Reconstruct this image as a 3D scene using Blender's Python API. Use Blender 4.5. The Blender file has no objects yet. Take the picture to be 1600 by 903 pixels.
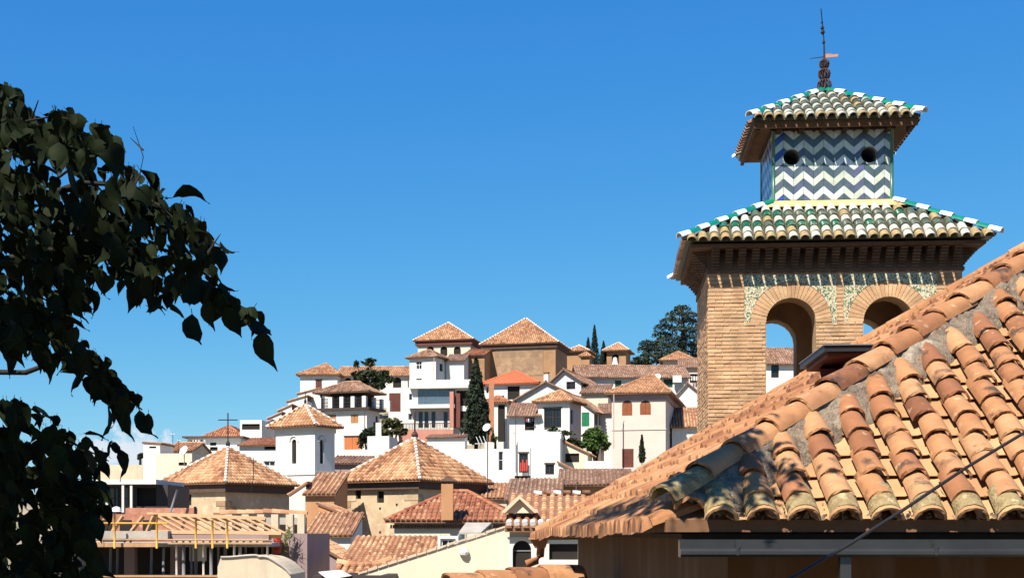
import bpy, bmesh, math, random
from mathutils import Vector, Matrix, noise
random.seed(7)
R = math.radians
scene = bpy.context.scene
col = scene.collection

# ---------------------------------------------------------------- camera, sky, sun, exposure
F, CX, HY = 2100.0, 800.0, 828.0            # focal length and horizon of the photograph, in its pixels
cam_d = bpy.data.cameras.new('camera'); cam = bpy.data.objects.new('camera', cam_d); col.objects.link(cam)
cam.location = (0, 0, 0); cam.rotation_euler = (R(90), 0, 0)
cam_d.sensor_width = 36; cam_d.lens = 36*F/1600; cam_d.shift_y = (HY-451.5)/1600
cam_d.clip_start = 0.05; cam_d.clip_end = 20000
scene.camera = cam
SUN_EL, SUN_AZ = 50.0, 209.0                # azimuth clockwise from +Y: behind the camera, to its left
wd = bpy.data.worlds.new('World'); scene.world = wd; wd.use_nodes = True
nt = wd.node_tree; nt.nodes.clear()
def wn(t, **k):
    n = nt.nodes.new(t)
    for a, b in k.items(): setattr(n, a, b)
    return n
sky = wn('ShaderNodeTexSky', sky_type='NISHITA', sun_disc=False, sun_elevation=R(SUN_EL), sun_rotation=R(SUN_AZ),
         altitude=700, air_density=1.0, dust_density=0.1, ozone_density=3.0)
# deepen the model sky to the photograph's blue: one response curve per channel, the same all round
EXPO = 1.15
sc_ = wn('ShaderNodeSeparateColor'); cc_ = wn('ShaderNodeCombineColor')
bg = wn('ShaderNodeBackground'); bg.inputs['Strength'].default_value = 0.10
out = wn('ShaderNodeOutputWorld')
tc = wn('ShaderNodeTexCoord'); sep = wn('ShaderNodeSeparateXYZ')
nt.links.new(tc.outputs['Generated'], sep.inputs[0])
def wm(op, a, b=None, c=None):
    n = wn('ShaderNodeMath', operation=op)
    for i, v in enumerate((a, b, c)):
        if v is None: continue
        if isinstance(v, (int, float)): n.inputs[i].default_value = v
        else: nt.links.new(v, n.inputs[i])
    return n.outputs[0]
# one small cumulus low over the roofs, a shape in the sky's own direction space
cl_x, cl_z = (196-800)/F, (704-HY)/-F
dx = wm('DIVIDE', wm('SUBTRACT', sep.outputs['X'], cl_x*0.95), 0.042)
dz = wm('DIVIDE', wm('SUBTRACT', sep.outputs['Z'], cl_z*0.93), 0.019)
rr = wm('ADD', wm('MULTIPLY', dx, dx), wm('MULTIPLY', dz, dz))
yy = wm('GREATER_THAN', sep.outputs['Y'], 0.0)
nz = wn('ShaderNodeTexNoise'); nz.inputs['Scale'].default_value = 70; nz.inputs['Detail'].default_value = 8
nz.inputs['Roughness'].default_value = 0.62
nt.links.new(tc.outputs['Generated'], nz.inputs['Vector'])
m1 = wm('SUBTRACT', wm('MULTIPLY', nz.outputs['Fac'], 2.6), wm('ADD', wm('MULTIPLY', rr, 0.55), 0.72))
mr = wn('ShaderNodeMapRange', interpolation_type='SMOOTHSTEP'); nt.links.new(m1, mr.inputs['Value'])
mr.inputs['From Min'].default_value = 0.0; mr.inputs['From Max'].default_value = 0.55; mr.inputs['To Max'].default_value = 0.9
mk = wm('MULTIPLY', mr.outputs[0], yy)
mx = wn('ShaderNodeMix', data_type='RGBA'); nt.links.new(mk, mx.inputs['Factor'])
nt.links.new(sky.outputs[0], sc_.inputs[0])
for i_c, (k_c, p_c) in enumerate(((0.60, 1.38), (0.765, 0.80), (0.905, 0.32))):
    v_c = wm('MULTIPLY', wm('POWER', wm('MULTIPLY', sc_.outputs[i_c], 0.118), p_c), k_c*10/2**EXPO)
    nt.links.new(v_c, cc_.inputs[i_c])
nt.links.new(cc_.outputs[0], mx.inputs[6]); mx.inputs[7].default_value = (3.6, 3.85, 4.2, 1)
nt.links.new(mx.outputs[2], bg.inputs['Color']); nt.links.new(bg.outputs[0], out.inputs['Surface'])
sd = bpy.data.lights.new('sun', 'SUN'); sd.energy = 5.0; sd.angle = R(0.53); sd.color = (1.0, 0.93, 0.82)
so = bpy.data.objects.new('sun', sd); col.objects.link(so)
SUNV = Vector((math.sin(R(SUN_AZ))*math.cos(R(SUN_EL)), math.cos(R(SUN_AZ))*math.cos(R(SUN_EL)), math.sin(R(SUN_EL))))
so.rotation_euler = SUNV.to_track_quat('Z', 'Y').to_euler(); so.location = SUNV*60
vs = scene.view_settings
vs.view_transform = 'Standard'; vs.look = 'None'; vs.gamma = 1; vs.use_curve_mapping = False; vs.exposure = EXPO

# ---------------------------------------------------------------- pixel helpers
def P(x, y, Y): return Vector(((x-CX)/F*Y, Y, (HY-y)/F*Y))
def tx(x): return (x-CX)/F
def zz(y, Y): return (HY-y)/F*Y

# ---------------------------------------------------------------- materials
MATS = {}
def mat(name, c, rough=0.85, var=0.18, scale=3.0, bump=0.0, bscale=None, attr=False, rnd=False, ramp=None, stain=None, spec=0.3,
        metal=0.0, streak=0.0, alpha=None):
    """procedural material: base colour (or a ramp over a per-piece tint), blotches, optional stains and relief"""
    c = tuple(q*0.735 for q in c); ramp = [(p, tuple(q*0.735 for q in cc)) for p, cc in ramp] if ramp else None
    m = bpy.data.materials.new(name); m.use_nodes = True; MATS[name] = m
    t = m.node_tree; b = t.nodes['Principled BSDF']
    b.inputs['Roughness'].default_value = rough; b.inputs['Metallic'].default_value = metal
    b.inputs['Specular IOR Level'].default_value = spec
    L = t.links.new
    geo = t.nodes.new('ShaderNodeNewGeometry'); pos = geo.outputs['Position']
    def N(sc, det=5, vec=pos, ro=0.6):
        n = t.nodes.new('ShaderNodeTexNoise'); n.inputs['Scale'].default_value = sc; n.inputs['Detail'].default_value = det
        n.inputs['Roughness'].default_value = ro; L(vec, n.inputs['Vector']); return n.outputs['Fac']
    def mixc(f, A, B, kind='MIX'):
        n = t.nodes.new('ShaderNodeMix'); n.data_type = 'RGBA'; n.blend_type = kind
        if isinstance(f, float): n.inputs[0].default_value = f
        else: L(f, n.inputs[0])
        for i, v in ((6, A), (7, B)):
            if isinstance(v, tuple): n.inputs[i].default_value = (*v, 1)
            else: L(v, n.inputs[i])
        return n.outputs[2]
    def mrange(v, a, bb, c0=0.0, c1=1.0):
        n = t.nodes.new('ShaderNodeMapRange'); n.inputs[1].default_value = a; n.inputs[2].default_value = bb
        n.inputs[3].default_value = c0; n.inputs[4].default_value = c1; L(v, n.inputs[0]); return n.outputs[0]
    if ramp:
        if attr:
            a = t.nodes.new('ShaderNodeAttribute'); a.attribute_name = 'tint'; fac = a.outputs['Fac']
        else:
            a = t.nodes.new('ShaderNodeObjectInfo'); fac = a.outputs['Random']
        cr = t.nodes.new('ShaderNodeValToRGB'); cr.color_ramp.interpolation = 'LINEAR'
        el = cr.color_ramp.elements
        while len(el) < len(ramp): el.new(0.5)
        for i, (p, cc) in enumerate(ramp): el[i].position = p; el[i].color = (*cc, 1)
        L(fac, cr.inputs[0]); cur = cr.outputs[0]
    else:
        cur = None
    n1 = mrange(N(scale), 0.3, 0.7, 1-var, 1+var*0.6)
    base = cur if cur else tuple(c)
    g = t.nodes.new('ShaderNodeCombineColor')
    for i in range(3): L(n1, g.inputs[i])
    cur = mixc(1.0, base, g.outputs[0], 'MULTIPLY')
    if streak:
        mp = t.nodes.new('ShaderNodeMapping'); mp.inputs['Scale'].default_value = (2.2, 2.2, 0.25); L(pos, mp.inputs[0])
        s = mrange(N(1.6, 6, mp.outputs[0]), 0.5, 0.75, 0.0, streak)
        cur = mixc(s, cur, (0.26, 0.23, 0.19))
    for st in (stain or []):
        sc, lo, hi, cc, am = st
        cur = mixc(mrange(N(sc, 6), lo, hi, 0.0, am), cur, cc)
    L(cur, b.inputs['Base Color'])
    if bump:
        bn = t.nodes.new('ShaderNodeBump'); bn.inputs['Strength'].default_value = bump; bn.inputs['Distance'].default_value = 0.02
        L(N(bscale or scale*6, 6), bn.inputs['Height']); L(bn.outputs[0], b.inputs['Normal'])
    return m
mat('white', (0.75, 0.72, 0.66), var=0.09, scale=0.7, bump=0.25, bscale=5, streak=0.30, stain=[(0.35, 0.56, 0.70, (0.52, 0.46, 0.37), 0.35)])
mat('white_b', (0.70, 0.66, 0.60), var=0.08, scale=0.8, bump=0.2, bscale=6, streak=0.28)
mat('cream', (0.64, 0.52, 0.37), var=0.15, scale=0.9, bump=0.4, bscale=6, streak=0.5)
mat('cream_pale', (0.74, 0.63, 0.47), var=0.05, scale=0.9, bump=0.1, bscale=6, streak=0.05)
mat('rose', (0.66, 0.54, 0.46), var=0.06, scale=0.9, bump=0.15, bscale=6, streak=0.12)
mat('rose_grey', (0.34, 0.24, 0.23), var=0.15, scale=0.7, bump=0.2, bscale=5, streak=0.25)
mat('pink', (0.50, 0.22, 0.16), var=0.12, scale=1.0, bump=0.1, bscale=6)
mat('orange', (0.52, 0.26, 0.12), var=0.15, scale=0.8, bump=0.2, bscale=6, streak=0.2)
mat('orange_bright', (0.62, 0.20, 0.07), var=0.08, scale=1.0)
mat('rust_red', (0.16, 0.045, 0.03), rough=0.6, var=0.25, scale=1.5)
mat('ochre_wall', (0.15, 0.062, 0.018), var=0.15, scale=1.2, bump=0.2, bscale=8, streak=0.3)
mat('church_brick', (0.40, 0.22, 0.11), var=0.22, scale=0.55, bump=0.35, bscale=4, stain=[(0.9, 0.52, 0.72, (0.30, 0.20, 0.12), 0.6)])
mat('church_panel', (0.32, 0.20, 0.12), var=0.25, scale=0.5, bump=0.35, bscale=5, stain=[(1.2, 0.5, 0.7, (0.38, 0.25, 0.14), 0.6)])
mat('cornice_red', (0.16, 0.05, 0.04), var=0.2)
mat('stone', (0.58, 0.43, 0.27), var=0.22, scale=0.9, bump=0.5, bscale=4, stain=[(0.8, 0.5, 0.7, (0.27, 0.18, 0.11), 0.55), (3.0, 0.55, 0.7, (0.58, 0.49, 0.36), 0.6)])
mat('quoin', (0.42, 0.30, 0.18), var=0.3, scale=2.0, bump=0.5, bscale=8, rnd=True, ramp=[(0, (0.25, 0.14, 0.08)), (0.5, (0.40, 0.27, 0.16)), (1, (0.58, 0.44, 0.28))])
mat('dark_eave', (0.10, 0.06, 0.045), var=0.2)
mat('wood_dark', (0.052, 0.028, 0.017), var=0.3, scale=5)
mat('wood_brown', (0.15, 0.075, 0.035), var=0.3, scale=5, bump=0.2)
mat('wood_new', (0.46, 0.27, 0.14), var=0.2, scale=4)
mat('shutter_brown', (0.33, 0.10, 0.035), rough=0.5, var=0.12)
mat('shutter_tan', (0.50, 0.24, 0.10), rough=0.6, var=0.12)
mat('shutter_green', (0.02, 0.22, 0.10), rough=0.5, var=0.1)
mat('shutter_dkgreen', (0.03, 0.09, 0.06), rough=0.5, var=0.1)
mat('glass', (0.015, 0.018, 0.022), rough=0.12, var=0.2, spec=0.5)
mat('glass_clear', (0.09, 0.13, 0.17), rough=0.06, var=0.25, scale=0.6, spec=0.9)
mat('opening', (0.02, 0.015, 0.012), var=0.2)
mat('frame_dark', (0.05, 0.035, 0.03), rough=0.6, var=0.1)
mat('frame_white', (0.78, 0.77, 0.74), rough=0.5, var=0.05)
mat('iron', (0.03, 0.026, 0.026), rough=0.55, var=0.3, metal=0.3)
mat('iron_rust', (0.06, 0.026, 0.022), rough=0.7, var=0.5, scale=9)
mat('zinc', (0.085, 0.082, 0.08), rough=0.32, var=0.2, scale=3, metal=0.7)
mat('grey_metal', (0.20, 0.20, 0.21), rough=0.75, var=0.1)
mat('black_metal', (0.025, 0.025, 0.028), rough=0.45, var=0.2)
mat('concrete', (0.46, 0.41, 0.35), var=0.22, scale=2, bump=0.3)
mat('mortar', (0.27, 0.21, 0.15), var=0.35, scale=9, bump=1.0, bscale=55,
    stain=[(14, 0.50, 0.62, (0.08, 0.06, 0.045), 0.8), (6, 0.56, 0.7, (0.42, 0.37, 0.29), 0.6), (30, 0.60, 0.68, (0.36, 0.20, 0.09), 0.8)])
mat('mortar_white', (0.82, 0.80, 0.75), var=0.1)
mat('terracotta', (0.47, 0.20, 0.10), rough=0.6, var=0.15, scale=5)
mat('brick_red', (0.44, 0.19, 0.12), var=0.3, scale=4, bump=0.3, stain=[(3, 0.55, 0.7, (0.50, 0.30, 0.22), 0.6)])
mat('yellow_steel', (0.62, 0.33, 0.05), rough=0.6, var=0.2)
mat('earth', (0.30, 0.24, 0.17), var=0.3, scale=0.2, stain=[(0.15, 0.5, 0.65, (0.10, 0.12, 0.05), 0.7)])
mat('skin', (0.42, 0.24, 0.17), rough=0.6, var=0.05)
mat('pink_shirt', (0.75, 0.22, 0.27), var=0.1)
mat('helmet', (0.85, 0.85, 0.83), rough=0.3, var=0.03)
mat('jeans', (0.05, 0.07, 0.13), var=0.2)
mat('cloth_white', (0.80, 0.79, 0.77), var=0.05)
mat('red_flower', (0.55, 0.06, 0.04), var=0.3)
TR = [(0.0, (0.22, 0.095, 0.050)), (0.25, (0.38, 0.175, 0.088)), (0.6, (0.50, 0.26, 0.13)), (1.0, (0.62, 0.38, 0.21))]
TRd = [(0.0, (0.13, 0.065, 0.045)), (0.3, (0.26, 0.13, 0.080)), (0.7, (0.36, 0.20, 0.125)), (1.0, (0.46, 0.31, 0.21))]
TRr = [(0.0, (0.20, 0.055, 0.03)), (0.5, (0.36, 0.12, 0.06)), (1.0, (0.50, 0.24, 0.13))]
mat('tile_far', (0, 0, 0), attr=True, ramp=TR, var=0.25, scale=1.2)
mat('tile_old', (0, 0, 0), attr=True, ramp=TRd, var=0.3, scale=1.0, stain=[(0.7, 0.52, 0.72, (0.16, 0.12, 0.09), 0.5)])
mat('tile_red', (0, 0, 0), attr=True, ramp=TRr, var=0.25, scale=1.0)
mat('tile_pan', (0.24, 0.12, 0.07), var=0.3, scale=1.5)
mat('tile_pan_old', (0.17, 0.10, 0.07), var=0.3, scale=1.5)
mat('tile_orange', (0.55, 0.15, 0.07), var=0.12, scale=1.5)
TN = [(0.0, (0.22, 0.085, 0.040)), (0.15, (0.30, 0.125, 0.055)), (0.45, (0.40, 0.180, 0.076)), (0.75, (0.45, 0.215, 0.095)), (1.0, (0.49, 0.26, 0.125))]
mat('tile_near', (0, 0, 0), rnd=True, ramp=TN, var=0.22, scale=9, bump=0.25, bscale=90, rough=0.9,
    stain=[(4.2, 0.575, 0.66, (0.035, 0.025, 0.022), 0.85), (3.0, 0.52, 0.7, (0.24, 0.095, 0.045), 0.55), (22, 0.60, 0.72, (0.22, 0.10, 0.05), 0.6), (11, 0.62, 0.75, (0.62, 0.46, 0.30), 0.6)])
mat('pan_near', (0, 0, 0), rnd=True, ramp=[(0, (0.40, 0.205, 0.092)), (1, (0.54, 0.315, 0.155))], var=0.15, scale=8, bump=0.2, bscale=90, rough=0.9,
    stain=[(9, 0.62, 0.75, (0.30, 0.14, 0.07), 0.6)])
mat('tile_near_attr', (0, 0, 0), attr=True, ramp=TN, var=0.25, scale=8, bump=0.25, bscale=80, rough=0.9,
    stain=[(20, 0.58, 0.72, (0.20, 0.09, 0.05), 0.7), (9, 0.6, 0.75, (0.62, 0.40, 0.24), 0.6)])
mat('lichen_tile', (0.36, 0.27, 0.13), var=0.3, scale=25, bump=0.8, bscale=70,
    stain=[(28, 0.5, 0.62, (0.17, 0.11, 0.05), 0.8), (16, 0.55, 0.7, (0.44, 0.37, 0.20), 0.8)])
mat('tile_inner', (0.20, 0.10, 0.05), var=0.2, scale=10)
mat('tower_brick', (0, 0, 0), attr=True, ramp=[(0, (0.53, 0.305, 0.158)), (0.5, (0.60, 0.36, 0.19)), (1, (0.66, 0.42, 0.235))],
    var=0.35, scale=2.5, bump=0.5, bscale=40, stain=[(1.2, 0.52, 0.72, (0.46, 0.33, 0.20), 0.5), (2.2, 0.57, 0.68, (0.22, 0.115, 0.055), 0.5)])
mat('corbel_brick_shaded', (0, 0, 0), attr=True, ramp=[(0, (0.13, 0.068, 0.038)), (1, (0.20, 0.11, 0.062))], var=0.3, scale=4, bump=0.4, bscale=40)  # soiled brick, darker than the tower's to put eave shade into its colour
mat('tower_mortar', (0.52, 0.345, 0.20), var=0.25, scale=4, bump=0.4, bscale=40)
mat('glz_white', (0.62, 0.60, 0.50), rough=0.25, var=0.15, scale=10, spec=0.5, stain=[(7, 0.60, 0.72, (0.42, 0.29, 0.13), 0.8)])
mat('glz_green', (0.010, 0.12, 0.065), rough=0.22, var=0.35, scale=8, spec=0.5, stain=[(6, 0.58, 0.70, (0.24, 0.25, 0.17), 0.8)])
mat('glz_greengrey', (0.085, 0.115, 0.085), rough=0.35, var=0.35, scale=8, spec=0.5, stain=[(9, 0.55, 0.7, (0.20, 0.15, 0.09), 0.7)])
mat('glz_buff', (0.40, 0.29, 0.14), rough=0.6, var=0.4, scale=14, stain=[(20, 0.55, 0.7, (0.13, 0.09, 0.05), 0.7)])
mat('hip_white', (0.82, 0.82, 0.80), rough=0.3, var=0.08, scale=8, spec=0.5)
mat('hip_green', (0.005, 0.20, 0.13), rough=0.2, var=0.2, scale=8, spec=0.5)
mat('pan_green', (0.085, 0.085, 0.055), rough=0.5, var=0.4, scale=8)
mat('yellow_mortar', (0.62, 0.48, 0.20), var=0.25, scale=6, bump=0.3, bscale=40)
mat('chev_white', (0, 0, 0), rnd=True, rough=0.28, spec=0.5, var=0.22, scale=7, stain=[(5, 0.57, 0.7, (0.33, 0.33, 0.24), 0.55)], ramp=[(0, (0.52, 0.57, 0.43)), (0.5, (0.60, 0.66, 0.56)), (1, (0.70, 0.75, 0.76))])
mat('chev_blue', (0, 0, 0), rnd=True, rough=0.28, spec=0.5, var=0.2, scale=9, ramp=[(0, (0.065, 0.105, 0.125)), (0.5, (0.10, 0.135, 0.16)), (0.86, (0.085, 0.11, 0.165)), (1, (0.12, 0.12, 0.26))])
mat('chev_vivid', (0, 0, 0), rnd=True, rough=0.28, spec=0.5, var=0.2, scale=9, ramp=[(0, (0.02, 0.06, 0.35)), (1, (0.06, 0.12, 0.45))])
mat('grout', (0.33, 0.32, 0.28), var=0.2, scale=8)
mat('edge_green', (0.06, 0.16, 0.11), rough=0.3, var=0.3, scale=6)
mat('leaf_near', (0.011, 0.018, 0.005), rough=0.7, var=0.6, scale=5, spec=0.07)  # darker than a real leaf; deep shade is put into the base colour
mat('bark', (0.022, 0.016, 0.012), var=0.3, scale=20)
mat('cypress', (0.022, 0.035, 0.016), var=0.5, scale=1.2)
mat('cedar', (0.045, 0.068, 0.045), var=0.5, scale=0.6)
mat('bush', (0.075, 0.14, 0.025), var=0.4, scale=1.5)
mat('bush_dark', (0.035, 0.050, 0.020), var=0.5, scale=1.5)
mat('bush_olive', (0.085, 0.085, 0.030), var=0.5, scale=1.5)
mat('palm_green', (0.16, 0.22, 0.06), var=0.4, scale=3)
# glazed mosaic of the spandrels: small white and green star pieces
def mosaic():
    m = mat('mosaic', (0.5, 0.5, 0.4)); t = m.node_tree; b = t.nodes['Principled BSDF']; L = t.links.new
    geo = t.nodes.new('ShaderNodeNewGeometry')
    v = t.nodes.new('ShaderNodeTexVoronoi'); v.inputs['Scale'].default_value = 46; L(geo.outputs['Position'], v.inputs['Vector'])
    cr = t.nodes.new('ShaderNodeValToRGB'); cr.color_ramp.interpolation = 'CONSTANT'
    e = cr.color_ramp.elements
    while len(e) < 5: e.new(0.5)
    for i, (p, c) in enumerate([(0, (0.42, 0.37, 0.25)), (0.36, (0.05, 0.11, 0.07)), (0.56, (0.36, 0.24, 0.12)), (0.70, (0.46, 0.42, 0.31)), (0.88, (0.10, 0.12, 0.09))]):
        e[i].position = p; e[i].color = (*c, 1)
    L(v.outputs['Color'], cr.inputs[0]); L(cr.outputs[0], b.inputs['Base Color']); b.inputs['Roughness'].default_value = 0.4
mosaic()

# ---------------------------------------------------------------- objects
def root_off(o):
    v = Vector((0, 0, 0))
    while o is not None: v = v+o.location; o = o.parent
    return v
def tag(o, label=None, cat=None, group=None, kind=None):
    if label: o['label'] = label
    if cat: o['category'] = cat; o['kind'] = 'thing'
    if group: o['group'] = group
    if kind: o['kind'] = kind
    return o
def thing(name, loc, label, cat, group=None):
    o = bpy.data.objects.new(name, None); col.objects.link(o); o.location = loc; o.empty_display_size = 0.2
    return tag(o, label, cat, group)
class MB:
    """collects faces in world coordinates and links them as one mesh object"""
    def __init__(s): s.v = []; s.f = []; s.t = []; s.sm = []
    def face(s, pts, tint=0.5, smooth=False):
        i = len(s.v); s.v += [tuple(p) for p in pts]; s.f.append(tuple(range(i, i+len(pts)))); s.t.append(tint); s.sm.append(smooth)
    def mesh(s, pts, faces, tint=0.5, smooth=False):
        i = len(s.v); s.v += [tuple(p) for p in pts]
        for f in faces: s.f.append(tuple(i+k for k in f)); s.t.append(tint); s.sm.append(smooth)
    def box(s, o, a, b, c, tint=0.5):
        """parallelepiped from corner o along vectors a, b, c (a x b . c > 0 gives outward faces)"""
        o, a, b, c = Vector(o), Vector(a), Vector(b), Vector(c)
        if a.cross(b).dot(c) < 0: a, b = b, a
        p = [o, o+a, o+a+b, o+b, o+c, o+a+c, o+a+b+c, o+b+c]
        s.mesh(p, [(0, 3, 2, 1), (4, 5, 6, 7), (0, 1, 5, 4), (1, 2, 6, 5), (2, 3, 7, 6), (3, 0, 4, 7)], tint)
    def cbox(s, c, sx, sy, sz, rz=0, tint=0.5):
        x = Vector((math.cos(rz), math.sin(rz), 0))*sx; y = Vector((-math.sin(rz), math.cos(rz), 0))*sy; z = Vector((0, 0, sz))
        s.box(Vector(c)-x/2-y/2-z/2, x, y, z, tint)
    def tube(s, pts, r, n=6, cap=True, tint=0.5):
        pts = [Vector(p) for p in pts]; rs = r if isinstance(r, (list, tuple)) else [r]*len(pts)
        rings = []; up = Vector((0, 0, 1))
        for i, p in enumerate(pts):
            d = (pts[min(i+1, len(pts)-1)]-pts[max(i-1, 0)]).normalized()
            a = d.cross(up if abs(d.z) < 0.95 else Vector((1, 0, 0))).normalized(); b = d.cross(a)
            rings.append([p+(a*math.cos(k*2*math.pi/n)+b*math.sin(k*2*math.pi/n))*rs[i] for k in range(n)])
        base = len(s.v); s.v += [tuple(q) for ring in rings for q in ring]
        for i in range(len(pts)-1):
            for k in range(n):
                s.f.append((base+i*n+k, base+i*n+(k+1) % n, base+(i+1)*n+(k+1) % n, base+(i+1)*n+k)); s.t.append(tint); s.sm.append(n > 5)
        if cap:
            s.f.append(tuple(base+k for k in range(n))); s.f.append(tuple(base+(len(pts)-1)*n+k for k in reversed(range(n))))
            s.t += [tint]*2; s.sm += [False]*2
    def build(s, name, m, parent=None, kind=None, label=None, off=None):
        if not s.f: return None
        o_ = root_off(parent) if parent is not None else Vector((0, 0, 0))
        if off is not None: o_ = Vector(off)
        me = bpy.data.meshes.new(name)
        me.from_pydata([(x-o_.x, y-o_.y, z-o_.z) for x, y, z in s.v], [], s.f)
        me.polygons.foreach_set('use_smooth', s.sm)
        at = me.attributes.new('tint', 'FLOAT', 'FACE'); at.data.foreach_set('value', s.t)
        me.materials.append(MATS[m]); me.update()
        o = bpy.data.objects.new(name, me); col.objects.link(o)
        if parent is not None: o.parent = parent
        elif off is not None: o.location = off
        if kind: o['kind'] = kind
        if label: o['label'] = label
        return o
def one(name, m, parent, fn, **k):
    b = MB(); fn(b); return b.build(name, m, parent, **k)
def lathe(mb, base, prof, n=10, smooth=True):
    base = Vector(base)
    for i in range(len(prof)-1):
        for k in range(n):
            a0, a1 = k*2*math.pi/n, (k+1)*2*math.pi/n
            (r0, z0), (r1, z1) = prof[i], prof[i+1]
            q = [base+Vector((r0*math.cos(a0), r0*math.sin(a0), z0)), base+Vector((r0*math.cos(a1), r0*math.sin(a1), z0)),
                 base+Vector((r1*math.cos(a1), r1*math.sin(a1), z1)), base+Vector((r1*math.cos(a0), r1*math.sin(a0), z1))]
            mb.face(q, 0.5, smooth)

# ---------------------------------------------------------------- roofs
def poly_range(poly, u):
    vs_ = []
    for i in range(len(poly)):
        (u0, v0), (u1, v1) = poly[i], poly[(i+1) % len(poly)]
        if (u0-u)*(u1-u) <= 0 and abs(u1-u0) > 1e-9: vs_.append(v0+(v1-v0)*(u-u0)/(u1-u0))
    return (min(vs_), max(vs_)) if len(vs_) >= 2 else None
def tile_plane(mb, pts, pitch=0.25, expo=0.34, r0=0.095, seg=3, over=0.06, jit=1.0, tlo=0.1, thi=1.0, lift=0.022, skew=0.0):
    """barrel tiles over a planar roof polygon; pts[0]->pts[1] is the eave"""
    p0 = Vector(pts[0]); ue = (Vector(pts[1])-p0).normalized()
    n = ue.cross(Vector(pts[2])-p0).normalized()
    if n.z < 0: n = -n
    us = n.cross(ue).normalized()
    if us.z < 0: us = -us
    poly = [((Vector(q)-p0).dot(ue), (Vector(q)-p0).dot(us)) for q in pts]
    umin, umax = min(q[0] for q in poly), max(q[0] for q in poly)
    nc = max(1, int((umax-umin)/pitch)); pitch = (umax-umin)/nc; ro_t = random.uniform(-.12, .12); sd = random.uniform(0, 99)
    for c in range(nc):
        uc = umin+(c+0.5)*pitch
        rg = poly_range(poly, uc)
        if not rg or rg[1]-rg[0] < 0.12: continue
        v = rg[0]-over; first = True
        ct = random.uniform(-0.12, 0.12)
        while v < rg[1]-0.05:
            ve = min(v+expo*1.12, rg[1])
            pq = p0+ue*uc+us*v; lf = noise.noise(Vector((pq.x*.45+sd, pq.y*.45, pq.z*.45)))
            ti = min(1, max(0, random.uniform(tlo, thi)+ct+ro_t+lf*.45)); sag = noise.noise(Vector((pq.x*.35, pq.y*.35+sd, 0)))*.045*min(1, jit)
            ro, ri = r0*random.uniform(0.95, 1.05), r0*0.88
            j = random.uniform(-1, 1)*0.010*jit; j2 = random.uniform(-1, 1)*0.008*jit; hl = lift+random.uniform(-0.006, 0.010)*jit
            A = []; B = []
            for k in range(seg+1):
                th = math.pi*k/seg
                A.append(p0+ue*(uc+j-ro*math.cos(th))+us*(v-skew*(1-math.sin(th)))+n*(hl*0.6+ro*math.sin(th)*0.95-0.02+sag))
                B.append(p0+ue*(uc+j2-ri*math.cos(th))+us*ve+n*(ri*math.sin(th)*0.95-0.02+sag))
            i = len(mb.v); mb.v += [tuple(q) for q in A+B]
            for k in range(seg):
                mb.f.append((i+k, i+k+1, i+seg+1+k+1, i+seg+1+k)); mb.t.append(ti); mb.sm.append(seg > 3)
            mb.f.append(tuple(i+k for k in reversed(range(seg+1)))); mb.t.append(ti*0.85); mb.sm.append(False)
            v += expo*(1+random.uniform(-.03, .03)*max(1, jit)); first = False
def ridge(mb, mw, p0, p1, r=0.13, L=0.36, seg=4, white=None):
    """a line of ridge tiles; every second one goes to mesh mw (white mortar bands) when white is given"""
    p0, p1 = Vector(p0), Vector(p1); d = p1-p0; n = max(1, int(d.length/L)); d = d/n; dn = d.normalized()
    side = dn.cross(Vector((0, 0, 1))).normalized(); up = side.cross(dn)
    for i in range(n):
        a = p0+d*i; b = p0+d*(i+1.1); tgt = mw if (white and i % 2 == 0) else mb
        ro = r*(1.12 if (white and i % 2 == 0) else 1.0)*random.uniform(0.95, 1.05); ti = random.uniform(0.2, 0.9)
        A = [a-side*ro*math.cos(math.pi*k/seg)+up*(ro*math.sin(math.pi*k/seg)+0.02) for k in range(seg+1)]
        B = [b-side*ro*0.85*math.cos(math.pi*k/seg)+up*(ro*0.85*math.sin(math.pi*k/seg)+0.02) for k in range(seg+1)]
        tgt.mesh(A+B, [(k, k+1, seg+2+k, seg+1+k) for k in range(seg)]+[tuple(range(seg+1))]+[tuple(seg+1+k for k in range(seg+1))], ti)
def roof_solid(mb, planes, outline, th=0.13):
    """sheet under the tiles with fascia and soffit; outline = eave polygon, counter-clockwise"""
    for p in planes: mb.face(p)
    dz_ = Vector((0, 0, th))
    o = [Vector(q) for q in outline]
    for i in range(len(o)):
        a, b = o[i], o[(i+1) % len(o)]; mb.face([a-dz_, b-dz_, b, a])
    mb.face([q-dz_ for q in reversed(o)])

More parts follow.
